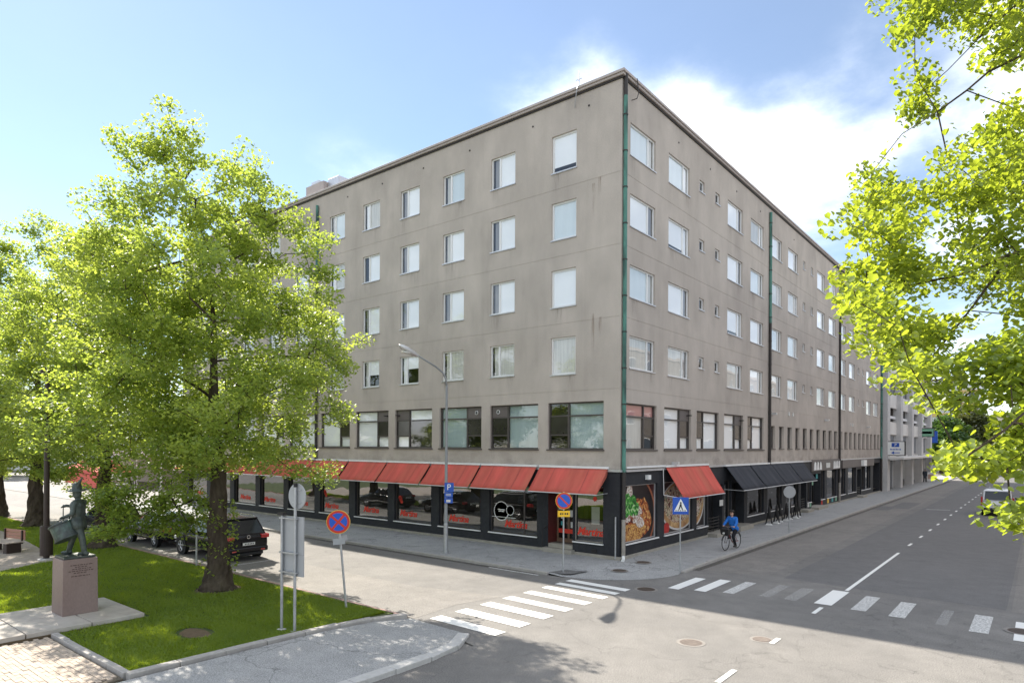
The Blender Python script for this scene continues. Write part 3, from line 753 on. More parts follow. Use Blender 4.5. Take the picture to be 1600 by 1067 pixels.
# aerial and drain stubs at the corner
an = MB(); an.tube([(-2.05, -.1, 20.16), (-2.05, -.1, 20.85)], .02, 6); an.box(-2.2, -1.9, -.11, -.09, 20.5, 20.52); an.build('roof_aerial', 'galvanised', BL)
MB().tube([(-2.05, -.21, 20.18), (-2.1, -.22, 19.9), (-2.25, -.1, 19.55), (-2.3, -.03, 19.4)], .018, 6).build('lightning_wire', 'galvanised', BL)
MB().tube([(.2, .9, 20.2), (.25, .95, 19.6), (.25, .8, 19.3), (.05, .7, 19.25)], .02, 6).build('lightning_wire', 'pipe_dark', BL)
for u in (-1.6, -4.6, -8.5, -11.8, -15.1, -18.2): MB().lathe([(.045, 0), (.045, .02)], 8, axis='y').build('vent_shade_disc', 'interior_dark', BL, (u, -.018, 19.28))  # flat dark discs painted as the shade inside small openings
for y in (5.4, 9.2, 13, 17, 24): on_r(MB().lathe([(.045, 0), (.045, .02)], 8, axis='y').build('vent_shade_disc', 'interior_dark', BL), y, 19.2, -.018)
# --- windows
CACHE = {}
def shared(key, fn):
    if key not in CACHE: CACHE[key] = fn()
    return CACHE[key]
def bars(w, h, t, d0, d1, xs=(), hs=()):
    """frame bars: outer ring butted at the corners, uprights xs, cross bars hs=(z,x0,x1)"""
    mb = MB(); mb.box(0, t, d0, d1, 0, h); mb.box(w - t, w, d0, d1, 0, h); mb.box(t, w - t, d0, d1, 0, t); mb.box(t, w - t, d0, d1, h - t, h)
    for x, bw in xs: mb.box(x, x + bw, d0 + .003, d1, t, h - t)
    for z, x0, x1, bw in hs: mb.box(x0, x1, d0 + .005, d1, z, z + bw)
    return mb
def quadmesh(x0, x1, z0, z1, d, name):
    return MB().quad((x0, d, z0), (x1, d, z0), (x1, d, z1), (x0, d, z1)).mesh(name)
def place(o, frame, u, z):
    if frame == 'L': o.location = (u, 0, z)
    else: o.location = (0, u, z); o.rotation_euler = (0, 0, R(90))
    return o
def add_child(name, key, fn, m, parent):
    me = shared(key + (m,), fn)
    if len(me.materials) == 0: me.materials.append(MT[m])
    return put(name, me, None, parent)
# rust and damp stains down the stucco near the corner keep their own shape
for u, z0, z1, m in [(-1.35, 8.2, 10.4, 'stain'), (-1.0, 9.2, 10.2, 'stain'), (-1.35, 14.4, 15.9, 'stain'), (-1.05, 15.2, 16.1, 'stain')]:
    put('rust_streak', quadmesh(u - .09, u + .09, z0, z1, -.003, 'rust_streak'), 'rust_stain', BL)

wr = random.Random(5)
def flat_window(frame, kind, u, z, w, h, row, k):
    if kind == 'big': xs = (); t = .07
    elif kind == 'sash': xs = ((.46, .09),); t = .06
    elif kind == 'wide': xs = ((w - .62, .08),); t = .06
    else: xs = (); t = .07
    fm = shared((kind, 'frame', w, h), lambda: bars(w, h, t, .075, .14, xs).mesh('window'))
    if len(fm.materials) == 0: fm.materials.append(MT['white_frame'])
    o = place(put('window', fm, None, BL), frame, u, z)
    add_child('pane', (kind, 'pane', w, h), lambda: quadmesh(t, w - t, t, h - t, .115, 'pane'), 'glass', o)
    add_child('sill', (kind, 'sill', w), lambda: MB().box(-.03, w + .03, -.05, .074, -.045, -.004).mesh('sill'), 'zinc', o)
    if kind != 'tiny' and k < 6 and (row + k) % 5 != 2:
        sw_ = .5 + .25 * ((k * 3 + row) % 3); x_ = 0.02 if (k + row) % 2 else w - sw_ - .02
        add_child('drip_stain', (kind, 'drip', w, sw_, x_), lambda: quadmesh(x_, x_ + sw_, -.95, -.05, -.003, 'drip_stain'), 'drip_stain', o)
    if kind == 'tiny': return
    x0, x1 = (t, w - t) if kind == 'big' else ((.55, w - t) if kind == 'sash' else (t, w - .62))
    low = row == 0
    q = wr.random()
    if frame == 'L' and low and k < 4: m, zb = (('curtain', t), ('curtain', t), ('blind_white', h * .55), ('blind_white', h * .45))[k if kind != 'big' else 0]
    elif frame == 'R' and low and k < 2: m, zb = 'curtain', t
    elif low and q < .5: m, zb = 'curtain', t
    elif q < .62: m, zb = 'blind_white', t
    elif q < .86: m, zb = 'blind_cool', t
    elif q < .95: m, zb = 'curtain', t
    else: m, zb = 'blind_white', t + h * .12
    zb = round(zb, 2)
    add_child('blind', (kind, 'blind', w, h, zb), lambda: quadmesh(x0, x1, zb, h - t, .135, 'blind'), m, o)
    if kind == 'wide' or (kind == 'sash' and q > .12):
        n0, n1 = (t, .46) if kind == 'sash' else (w - .54, w - t)
        add_child('curtain', (kind, 'drape', w, h), lambda: quadmesh(n0 + (.10 if kind == 'sash' else .06), n1, t, h - t, .17, 'curtain'), 'drape_grey' if q < .6 else 'curtain' if q < .8 else 'blind_white', o)
for a in winL: flat_window('L', *a)
for a in winR: flat_window('R', *a)

def strip_window(frame, u, w, h, narrow_left, panel, blind, part_blind):
    nw = w * .36; t = .06
    x_m = nw if narrow_left else w - nw
    n0, n1 = (t, x_m - .04) if narrow_left else (x_m + .04, w - t)
    W0, W1 = (x_m + .04, w - t) if narrow_left else (t, x_m - .04)
    zt = h * .70; zl = h * .29
    key = ('strip', w, h, narrow_left)
    fm = shared(key + ('f',), lambda: bars(w, h, t, .10, .19, ((x_m - .04, .08),), ((zt, n0, n1, .06), (zt, W0, W1, .06), (zl, n0, n1, .06))).mesh('strip_window'))
    if len(fm.materials) == 0: fm.materials.append(MT['brown_frame'])
    o = place(put('window', fm, None, BL), frame, u, 4.62)
    add_child('pane', key + ('pw',), lambda: quadmesh(W0, W1, t, zt, .15, 'pane'), 'glass', o)
    add_child('pane', key + ('pt',), lambda: quadmesh(W0, W1, zt + .06, h - t, .15, 'pane'), 'glass', o)
    add_child('pane', key + ('pn',), lambda: quadmesh(n0, n1, t, zl, .15, 'pane'), 'glass', o)
    add_child('vent_leaf', key + ('vl',), lambda: MB().box(n0, n1, .125, .16, zl + .06, zt).mesh('vent_leaf'), 'dark_pane', o)
    add_child('top_panel' if panel else 'pane', key + ('tp', panel), (lambda: MB().box(n0, n1, .12, .16, zt + .06, h - t).mesh('top_panel')) if panel else (lambda: quadmesh(n0, n1, zt + .06, h - t, .15, 'pane')), 'brown_panel' if panel else 'glass', o)
    if panel == 2:
        xc = (n0 + n1) / 2 + (.12 if not narrow_left else -.1)
        add_child('vent_ring', key + ('vr',), lambda: MB().lathe([(.10, .085), (.10, .118), (.065, .118), (.065, .085)], 14, (xc, 0, (zt + h) / 2), 'y').mesh('vent_ring'), 'white_dull', o)
    if panel == 1:
        xc = n0 + .15 if narrow_left else n1 - .15
        add_child('lamp_bracket', key + ('lb',), lambda: MB().box(xc - .06, xc + .06, -.12, .12, (zt + h) / 2 - .02, (zt + h) / 2 + .03).mesh('lamp_bracket'), 'steel_black', o)
    add_child('sill', key + ('s',), lambda: MB().box(-.05, w + .05, -.06, .098, -.06, -.004).mesh('sill'), 'brown_frame', o)
    if blind:
        add_child('blind', key + ('b', part_blind), lambda: quadmesh(W0, W1, t if part_blind != 2 else zt + .06, h - t, .22, 'blind'), blind, o)
    if part_blind != 1: add_child('blind', key + ('bn',), lambda: quadmesh(n0, n1, t, zl, .22, 'blind'), 'blind_white', o)
    return o
sw_spec = [(True, 0, 'blind_teal', 1), (True, 2, 'blind_teal', 1), (False, 2, 'blind_teal', 1), (True, 1, 'blind_white', 2), (False, 1, 'blind_white', 0)]
for k, u in enumerate(stripL):
    nl, pn, bl, pb = sw_spec[k] if k < 5 else (k % 2 == 0, 1, 'blind_white', 0)
    strip_window('L', u, 2.87, 2.05, nl, pn, bl, pb)
rs = [(False, 0, 'curtain', 1), (False, 1, 'blind_white', 0), (True, 0, 'blind_white', 0), (False, 1, 'blind_white', 0), (True, 0, 'blind_white', 0)]
for (u, w), sp in zip(stripR, rs): strip_window('R', u, w, 1.96, *sp)
for k, u in enumerate(slotsR):
    fm = shared(('slot', 'f'), lambda: bars(1.05, 1.47, .06, .15, .22).mesh('slot_window'))
    if len(fm.materials) == 0: fm.materials.append(MT['brown_frame'])
    o = place(put('window', fm, None, BL), 'R', u, 4.67)
    add_child('pane', ('slot', 'p'), lambda: quadmesh(.06, .99, .06, 1.41, .185, 'pane'), 'glass', o)
    add_child('sill', ('slot', 's'), lambda: MB().box(-.03, 1.08, -.05, .148, -.05, -.004).mesh('sill'), 'brown_frame', o)
    if wr.random() < .8: add_child('blind', ('slot', 'b'), lambda: quadmesh(.06, .99, .06, 1.41, .28, 'blind'), 'blind_white' if wr.random() < .5 else 'blind_cool', o)
# pink blind in the first side window
put('blind', quadmesh(4.62, 4.62, 0, 0, 0, 'x') if False else quadmesh(.46, 3.19, 6.08, 6.52, .19, 'blind'), 'blind_pink', BL, (0, 0, 0)).rotation_euler = (0, 0, R(90))

# small fittings on the side wall
for y, z in [(23.0, 7.05), (23.9, 7.05), (41.6, 6.85), (42.4, 6.85)]: on_r(MB().box(-.1, .1, -.05, 0, -.13, .13).build('wall_vent', 'white_dull', BL), y, z, -.003)
for y, z in [(32.6, 6.95), (48.6, 6.8), (19.4, 6.9), (4.9, 3.98)]: on_r(MB().box(-.08, .08, -.32, 0, -.07, .07).build('wall_lamp', 'aluminium', BL), y, z, -.003)

# --- drainpipes
def pipe(frame, u, w, segs, r_, m_cuff='copper_patina'):
    first = None
    for z0, z1, m in segs:
        o = place(MB().lathe([(r_, z0), (r_, z1)], 10, (0, -w, 0)).build('drainpipe', m, BL, smooth=False), frame, u, 0)
        if first is None: first = o
    cf = shared(('bracket', r_), lambda: MB().lathe([(r_ * 1.22, 0), (r_ * 1.22, .05)], 10, (0, -w, 0)).mesh('pipe_bracket'))
    if len(cf.materials) == 0: cf.materials.append(MT['pipe_dark'])
    for z in np.arange(max(2.0, segs[0][0] + .3), 19.4, 1.49): place(put('pipe_bracket', cf, None, BL), frame, u, float(z))
pipe('R', 0.13, .10, [(.25, 1.75, 'pipe_bare'), (1.75, 3.7, 'pipe_dark'), (3.7, 19.2, 'copper_patina'), (19.2, 20.1, 'pipe_dark')], .085)
MB().tube([(.10, .13, .3), (.14, .06, .12), (.2, -.1, .09)], .07, 8).build('pipe_shoe', 'pipe_white', BL)
pipe('R', 18.72, .10, [(3.7, 12.6, 'pipe_dark'), (12.6, 19.6, 'copper_patina')], .085)
pipe('R', 37.15, .10, [(.15, 1.8, 'pipe_bare'), (1.8, 19.6, 'pipe_dark')], .085)
pipe('R', 55.75, .10, [(.15, 3.6, 'pipe_dark'), (3.6, 19.6, 'copper_patina')], .11)
pipe('L', -21.1, .10, [(2.9, 15.6, 'pipe_dark'), (15.6, 19.4, 'copper_patina')], .085)
MB().tube([(-.16, -.07, .12), (-.16, -.07, 1.85)], .035, 8).build('conduit', 'galvanised', BL)

# --- ground floor: dark stone shopfronts
GZ0, GZ1 = 0.22, 3.75
gl_h = [(-2.27, -.79, .67, 3.05, .25, False), (-3.62, -2.31, .22, 3.05, .9, False)]
shopL = [(-7.1, -4.25)] + [(-7.1 - 3.42 * k, -4.25 - 3.42 * k) for k in range(1, 10)]
for a, b in shopL: gl_h.append((a, b, .67, 3.05, .25, False))
for z in (1.12, 1.88, 2.64, 3.2): gl_h.append((-.74, -.1, z, z + .01, .006, True))
wall_mesh(XW, 0, GZ0, GZ1, gl_h).build('street_shopfront', 'dark_stone', BL).location = (0, -.012, 0)
shopR = [(.41, 3.37), (4.05, 7.15), (7.7, 9.0), (11.37, 12.42), (14.97, 17.9), (18.6, 21.55), (22.45, 25.4), (27.7, 28.7), (31.5, 32.6), (33.3, 36.45), (37.6, 39.7), (40.7, 43.9), (46.3, 47.9), (48.1, 50.5)]
doorsR = [(9.15, 11.1), (12.5, 14.45), (26.0, 27.4), (28.8, 31.4), (44.4, 46.15)]
gr_h = [(a, b, .70, 3.12 if b < 10 else 2.95, .22, False) for a, b in shopR] + [(a, b, .22, 2.75, .7, False) for a, b in doorsR] + [(51.9, 55.3, .22, 3.2, 3.0, False)]
o = on_r(wall_mesh(0, YN, GZ0, GZ1, gr_h).build('side_shopfront', 'dark_stone', BL), 0); o.location = (.012, 0, 0)
MB().box(XW, .06, -.075, -.013, -.2, .215).build('plinth_ledge', 'plinth_concrete', BL, bevel=.012)
MB().box(.013, .075, -.013, YN, -.2, .215).build('plinth_ledge', 'plinth_concrete', BL, bevel=.012)
MB().box(XW, .07, -.09, -.013, 3.70, 3.79).build('string_course', 'zinc', BL)
MB().box(.013, .09, -.013, YN, 3.70, 3.79).build('string_course', 'zinc', BL)
# shop rooms
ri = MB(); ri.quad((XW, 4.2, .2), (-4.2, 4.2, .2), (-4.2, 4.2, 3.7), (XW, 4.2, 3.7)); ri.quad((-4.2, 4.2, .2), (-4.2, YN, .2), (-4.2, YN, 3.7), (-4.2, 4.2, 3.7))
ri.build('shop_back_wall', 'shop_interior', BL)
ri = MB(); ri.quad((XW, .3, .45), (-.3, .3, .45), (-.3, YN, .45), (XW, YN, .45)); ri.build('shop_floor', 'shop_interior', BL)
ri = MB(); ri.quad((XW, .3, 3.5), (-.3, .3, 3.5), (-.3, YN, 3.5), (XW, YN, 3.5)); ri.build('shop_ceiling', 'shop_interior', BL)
def shop_window(frame, a, b, z0=.67, z1=3.05, sill='white_frame', fr='aluminium', glass='shop_glass', mull=None):
    w, h = b - a, z1 - z0
    fm = shared(('shop', round(w, 2), round(h, 2), mull, fr), lambda: bars(w, h, .035, .13, .19, ((mull, .06),) if mull else ()).mesh('shop_window'))
    if len(fm.materials) == 0: fm.materials.append(MT[fr])
    o = place(put('shop_window', fm, None, BL), frame, a, z0)
    add_child('pane', ('shoppane', round(w, 2), round(h, 2)), lambda: quadmesh(.035, w - .035, .035, h - .035, .16, 'pane'), glass, o)
    add_child('sill', ('shopsill', round(w, 2)), lambda: MB().box(-.03, w + .03, -.07, .128, -.055, -.005).mesh('sill'), sill, o)
    return o
logo = text_mesh('Martina', .46, .35, .003, 'CENTER', .95, offset=.011)
logo.materials.append(MT['red_print'])
swL = []
for k, (a, b) in enumerate([(-2.27, -.79)] + shopL):
    o = shop_window('L', a, b, fr='pipe_bare' if k == 0 else 'brown_frame', mull=None if k != 1 else 1.98)
    swL.append(o); w = b - a
    q = put('lettering', logo, None, o, (w * (.52 if k else .51) - (0 if k < 2 else .55 if k % 2 else .25), .150, .42))
    if 1 < k < 6 and k % 2:
        ch_ = MB(); 
        for (dx, dz, rr_) in [(.0, 0, .11), (.06, -.1, .12), (.13, -.22, .10)]: ch_.lathe([(rr_, 0), (rr_, .003)], 12, (dx, 0, dz), 'y')
        ch_.build('chilli_print', 'red_print', o, (.28, .150, 1.25))
# welcome roundel on the second window
rd = swL[1]
MB().lathe([(.46, 0), (.46, .003), (.42, .003), (.42, 0)], 36, axis='y').build('roundel_ring', 'white_print', rd, (.62, .150, 1.0))
MB().lathe([(.415, 0), (.415, .002)], 36, axis='y').build('roundel_face', 'black_print', rd, (.62, .152, 1.0))
MB().lathe([(.24, 0), (.24, .003), (.21, .003), (.21, 0)], 28, axis='y').build('roundel_ring', 'white_print', rd, (1.16, .147, 1.06))
MB().lathe([(.20, 0), (.20, .002)], 28, axis='y').build('roundel_face', 'green_sign', rd, (1.16, .149, 1.06))
MB().box(.05, 1.5, .147, .149, .70, .725).build('roundel_line', 'white_print', rd)
for j, (z, w) in enumerate([(1.04, .42), (.96, .34)]): MB().box(.62 - w / 2, .62 + w / 2, .148, .150, z, z + .045).build('roundel_line', 'white_print', rd)
# posters hung inside the corner window and door
MB().box(.72, 1.12, .30, .31, .75, 1.5).build('notice', 'white_dull', swL[0])
MB().lathe([(.10, 0), (.10, .003)], 16, axis='y').build('red_dot', 'red_print', swL[0], (.98, .150, 1.85))
# street door of the corner restaurant, set back over two steps
dr = thing('x', None, None); dr.name = 'entrance'; dr.parent = BL
MB().box(-3.60, -2.32, .70, .76, .45, 3.04).build('door_leaf', 'dark_glass', dr)
fmD = MB()
for x0, x1 in [(-3.61, -3.52), (-3.03, -2.92), (-2.40, -2.315)]: fmD.box(x0, x1, .66, .70, .45, 3.04)
fmD.box(-3.52, -2.4, .665, .70, .45, .62); fmD.box(-3.52, -2.4, .665, .70, 2.5, 2.6)
fmD.build('door_frame', 'door_wood', dr)
MB().quad((-3.615, -.01, .45), (-3.615, .7, .45), (-3.615, .7, 3.04), (-3.615, -.01, 3.04)).build('red_jamb', 'door_red', dr)
MB().box(-3.5, -2.42, .64, .662, .86, 1.05).build('red_band', 'red_print', dr)
for x, z, w, h, m in [(-3.4, 1.9, .2, .3, 'white_dull'), (-3.32, 1.2, .12, .18, 'teal'), (-3.32, 1.5, .1, .2, 'white_dull'), (-2.8, 1.6, .2, .3, 'white_dull'), (-2.5, 1.7, .16, .32, 'white_dull'), (-2.72, 1.12, .26, .26, 'white_dull')]:
    MB().box(x - w / 2, x + w / 2, .64, .65, z, z + h).build('notice', m, dr)
MB().box(-3.75, -2.2, -.30, .68, -.1, .28).build('step', 'plinth_concrete', dr, bevel=.015)
MB().box(-3.61, -2.32, -.011, .68, .281, .449).build('step', 'plinth_concrete', dr, bevel=.01)
hr = MB(); hr.tube([(-3.74, -.28, .28), (-3.74, -.28, 1.05), (-3.66, 0.0, 1.2)], .022, 8); hr.build('handrail', 'steel_black', dr)
MB().box(-1.35, -1.1, -.03, -.013, .25, .42).build('floor_vent', 'steel_black', BL)

# --- awnings
mat('awning_red_seam', (0.36, 0.085, 0.07), 0.9, 0.1)
mat('awning_black_seam', (0.03, 0.032, 0.038), 0.9, 0.1)
def awning(frame, u0, u1, proj, zt, zf, m, side=0):
    w = u1 - u0
    n = 18
    mb = MB(); rr_ = random.Random(int(u0 * 100)); 
    seams = [w * q for q in (.25, .5, .75)]
    rowsN = 5
    for j in range(rowsN + 1):
        t = j / rowsN
        for i in range(n + 1):
            u = w * i / n
            sag = -.05 * math.sin(math.pi * t) * (0.6 + .4 * math.sin(u * 2.3 + u0)) + .012 * math.sin(u * 5.1 + u0 * 3 + t * 2) * math.sin(math.pi * t)
            sag += .022 * sum(math.exp(-((u - s_) / .07) ** 2) for s_ in seams)
            mb.v.append((u, -(.10 + (proj - .10) * t), zt + (zf - zt) * t + sag))
    for j in range(rowsN):
        for i in range(n):
            a = j * (n + 1) + i; mb.f.append((a, a + 1, a + n + 2, a + n + 1))
    o = place(mb.build('awning', m, BL, smooth=True), frame, u0, 0)
    for s_ in seams:
        sm = MB()
        for j in range(rowsN):
            P4 = []
            for t, du in ((j / rowsN, -.014), (j / rowsN, .014), ((j + 1) / rowsN, .014), ((j + 1) / rowsN, -.014)):
                sag = -.05 * math.sin(math.pi * t) * (0.6 + .4 * math.sin(s_ * 2.3 + u0)) + .012 * math.sin(s_ * 5.1 + u0 * 3 + t * 2) * math.sin(math.pi * t) + .022
                P4.append((s_ + du, -(.10 + (proj - .10) * t) - .006, zt + (zf - zt) * t + sag + .010))
            sm.quad(*P4)
        sm.build('seam', m + '_seam', o)
    so = o.modifiers.new('cloth', 'SOLIDIFY'); so.thickness = .012
    if side:
        x = w if side > 0 else 0
        MB().poly([(x, -.1, zt - .02), (x, -proj, zf), (x - .35 * side, -proj, zf - .02), (x - .05 * side, -.1, zt - .35)]).build('side_valance', m, o)
    MB().tube([(0, -proj, zf - .02), (w, -proj, zf - .02)], .025, 8).build('front_bar', 'aluminium', o)
    MB().box(-.03, w + .03, -.16, -.015, zt - .02, zt + .075).build('housing', 'white_frame', o, bevel=.015)
    for x in (.06, w - .06): MB().tube([(x, -.03, zf - .0), (x, -proj + .02, zf - .03)], .016, 6).build('arm', 'aluminium', o)
    return o
awning('L', -4.02, -.52, .98, 3.83, 2.80, 'awning_red', 1)
for k in range(10):
    awning('L', -7.50 - 3.42 * k, -4.16 - 3.42 * k - .04, .98, 3.83, 2.80, 'awning_red')
awning('R', 3.98, 8.88, 1.0, 3.83, 2.44, 'awning_red')
for a, b in [(11.3, 15.0), (15.12, 18.85), (18.95, 22.6), (22.7, 26.0)]: awning('R', a, b, 1.1, 3.72, 2.45, 'awning_black')
# empty awning cassette and folded arm left of the red one
MB().box(.015, .15, .3, 3.9, 3.84, 3.92).build('awning_cassette', 'white_frame', BL)
MB().box(.10, .14, .32, 3.6, 3.70, 3.74).build('awning_bar', 'aluminium', BL)
ar = MB(); ar.tube([(.12, 3.7, 3.75), (.14, 3.75, 2.55)], .022, 6); ar.tube([(.14, 3.75, 2.55), (.98, 4.05, 2.43)], .02, 6); ar.build('awning_arm', 'aluminium', BL)
on_r(MB().box(-.12, .12, -.16, 0, -.1, .1).build('flood_light', 'white_frame', BL), 2.3, 3.42, -.014)

# --- printed food posters filling the first three side windows
def mat_food(name, cols, scale, dist):
    m = bpy.data.materials.new(name); m.use_nodes = True
    N = m.node_tree.nodes; L = m.node_tree.links; b = N['Principled BSDF']; b.inputs['Roughness'].default_value = .35
    t = N.new('ShaderNodeTexCoord')
    n = N.new('ShaderNodeTexNoise'); n.inputs['Scale'].default_value = scale; n.inputs['Detail'].default_value = 4; n.inputs['Distortion'].default_value = dist
    L.new(t.outputs['Object'], n.inputs['Vector'])
    r_ = N.new('ShaderNodeValToRGB'); e = r_.color_ramp.elements
    while len(e) < len(cols): e.new(.5)
    for i, (p_, c) in enumerate(cols): e[i].position = p_; e[i].color = (*c, 1)
    L.new(n.outputs[0], r_.inputs[0]); L.new(r_.outputs[0], b.inputs['Base Color'])
    MATS[name] = m
mat_food('print_pasta', [(.38, (.05, .008, .005)), (.45, (.30, .04, .012)), (.50, (.58, .20, .035)), (.545, (.20, .022, .008)), (.61, (.68, .38, .12))], 2.4, 2.6)
mat_food('print_noodle', [(.40, (.14, .03, .01)), (.47, (.55, .25, .05)), (.53, (.72, .46, .15)), (.59, (.30, .08, .02))], 2.6, 3.6)
mat_food('print_basil', [(.38, (.008, .06, .01)), (.48, (.02, .20, .02)), (.56, (.10, .40, .05)), (.64, (.5, .62, .35))], 4.0, 1.2)
mat_food('print_cheese', [(.40, (.20, .05, .03)), (.46, (.62, .56, .48)), (.54, (.78, .76, .70)), (.60, (.30, .10, .05))], 9.0, 1.0)
mat_food('print_dark', [(.35, (.008, .006, .007)), (.6, (.022, .012, .012)), (.72, (.05, .02, .018))], 1.0, .5)
mat_food('print_crust', [(.35, (.33, .16, .06)), (.55, (.52, .31, .13)), (.7, (.62, .42, .2))], 3.0, .6)
mat_food('print_topping', [(.38, (.04, .015, .012)), (.44, (.30, .06, .03)), (.50, (.60, .50, .36)), (.56, (.66, .56, .42)), (.61, (.12, .14, .03))], 5.2, 1.3)
mat('print_plum', (.05, .008, .01), .4, .3, 2)
mat('print_tomato', (.45, .02, .015), .35, .2, 4)
mat('print_rim', (.30, .10, .05), .4, .2)
mat('print_plate', (.62, .60, .58), .4, .05)
def clip_poly(pts, w, h):
    """clip a polygon to the poster rectangle 0..w x 0..h"""
    for ax, lim, sgn in ((0, 0, 1), (0, w, -1), (1, 0, 1), (1, h, -1)):
        out_ = []
        for i in range(len(pts)):
            p_, q_ = pts[i], pts[(i + 1) % len(pts)]
            ip, iq = (p_[ax] - lim) * sgn >= 0, (q_[ax] - lim) * sgn >= 0
            if ip: out_.append(p_)
            if ip != iq:
                t = (lim - p_[ax]) / (q_[ax] - p_[ax]); out_.append((p_[0] + t * (q_[0] - p_[0]), p_[1] + t * (q_[1] - p_[1])))
        pts = out_
        if not pts: return None
    return pts
def poster(a, b, layers):
    w, h = b - a, 2.42
    fm = bars(w, h, .035, .10, .19).mesh('poster_window')
    o = place(put('shop_window', fm, 'aluminium', BL), 'R', a, .70)
    put('sill', MB().box(-.03, w + .03, -.09, .098, -.055, -.005).mesh('sill'), 'white_frame', o)
    put('poster', quadmesh(.035, w - .035, .035, h - .035, .15, 'poster'), 'print_dark', o)
    for i, (pts, m) in enumerate(layers):
        pts = clip_poly([(x - .036, z - .036) for x, z in pts], w - .072, h - .072)
        if not pts: continue
        me = MB().poly([(x + .036, .149 - .002 * (i + 1), z + .036) for x, z in pts]).mesh('print')
        put('poster_print', me, m, o)
def blob(cx, cz, rx, rz_, n=40, wob=.08, seed=0, rot=0):
    q = random.Random(seed); ph = [q.uniform(0, 6.28) for _ in range(6)]
    pts = []
    for i in range(n):
        t = 2 * math.pi * i / n
        r_ = 1 + wob * sum(math.sin(k * t + ph[k - 2]) / k for k in range(2, 8))
        x, z = rx * r_ * math.cos(t), rz_ * r_ * math.sin(t)
        pts.append((cx + x * math.cos(rot) - z * math.sin(rot), cz + x * math.sin(rot) + z * math.cos(rot)))
    return pts
poster(.41, 3.37, [(blob(2.9, 2.0, .9, .9, seed=1), 'print_plum'), (blob(1.1, 1.05, 1.95, 1.75, wob=0), 'print_rim'), (blob(1.05, 1.05, 1.86, 1.66, wob=0), 'print_dark'),
                   (blob(.95, .75, 1.55, 1.05, seed=3, wob=.14, rot=.2), 'print_pasta'), (blob(.9, .38, 1.15, .42, seed=8, wob=.2), 'print_noodle'), (blob(1.85, 1.25, .42, .65, seed=4, wob=.25), 'print_pasta'),
                   (blob(1.35, 1.05, .55, .42, seed=5, wob=.5), 'print_cheese'), (blob(.45, 1.62, .6, .62, seed=6, wob=.45), 'print_cheese'), (blob(.62, 1.58, .5, .58, seed=7, wob=.4), 'print_basil'), (blob(1.15, 1.45, .28, .40, seed=9, wob=.3), 'print_basil')])
poster(4.05, 7.15, [(blob(2.0, 1.25, 2.02, 1.2, wob=.0), 'print_plate'), (blob(2.0, 1.28, 1.95, 1.13, wob=.03), 'print_crust'), (blob(2.0, 1.36, 1.76, .95, wob=.06, seed=4), 'print_topping'),
                    (blob(1.2, 1.1, .25, .18, seed=6), 'print_cheese'), (blob(2.3, 1.7, .35, .2, seed=9), 'print_cheese'), (blob(.55, .25, .32, .27, wob=.03), 'print_tomato'), (blob(2.6, 1.0, .2, .13, seed=2), 'print_basil'), (blob(1.7, 1.6, .16, .12, seed=3), 'print_tomato')])
poster(7.7, 9.0, [(blob(.0, 1.25, 1.26, 1.2, wob=0), 'print_plate'), (blob(0, 1.28, 1.2, 1.13, wob=.03), 'print_crust'), (blob(0, 1.36, 1.02, .95, wob=.06, seed=4), 'print_topping'), (blob(.5, 1.0, .2, .25, seed=2), 'print_cheese'), (blob(.45, 1.5, .22, .14, seed=5), 'print_tomato')])

# --- the remaining side shop windows and doors
for a, b in shopR[3:]: shop_window('R', a, b, .70, 2.95, fr='brown_frame')
def side_door(a, b, z0, m, grate=False):
    d = place(MB().box(0, b - a, .55, .62, z0, 2.74).build('door', m, BL), 'R', a, 0)
    fr = MB(); w = b - a
    for x0, x1 in [(0.003, .09), (w / 2 - .04, w / 2 + .04), (w - .09, w - .003)]: fr.box(x0, x1, .50, .549, z0, 2.74)
    fr.box(.09, w - .09, .505, .549, z0, z0 + .14); fr.box(.09, w - .09, .505, .549, 2.6, 2.74); fr.build('door_frame', 'steel_black', d)
    MB().box(w / 2 - .18, w / 2 - .05, .43, .50, 1.25, 1.31).build('handle', 'aluminium', d)
    MB().box(-.1, w + .1, -.55, .5, -.05, z0 - .012).build('step', 'plinth_concrete', d, bevel=.012)
    if grate:
        g = MB()
        for k in range(5): g.box(.05, w - .35, .02, .05, z0 + .05 + .16 * k, z0 + .10 + .16 * k)
        for x in (.05, w * .45, w - .38): g.box(x, x + .04, .051, .08, z0, z0 + .78)
        g.build('grille', 'steel_black', d)
    return d
side_door(9.15, 11.1, .30, 'door_black', True)
d2 = side_door(12.5, 14.45, .36, 'door_black')
MB().lathe([(.26, 0), (.26, .01), (.17, .01), (.17, 0)], 24, axis='y').build('roundel', 'white_dull', d2, (.45, .49, 1.75))
side_door(26.0, 27.4, .30, 'door_black', True); side_door(28.8, 31.4, .30, 'dark_glass'); side_door(44.4, 46.15, .30, 'door_black', True)
on_r(MB().box(-.24, .24, -.02, 0, -.16, .16).build('notice', 'white_dull', BL), 10.9, 1.75, -.02)
on_r(MB().box(0, 3.2, 2.9, 2.95, .22, 3.2).build('passage_back', 'interior_dark', BL), 52.0, 0)
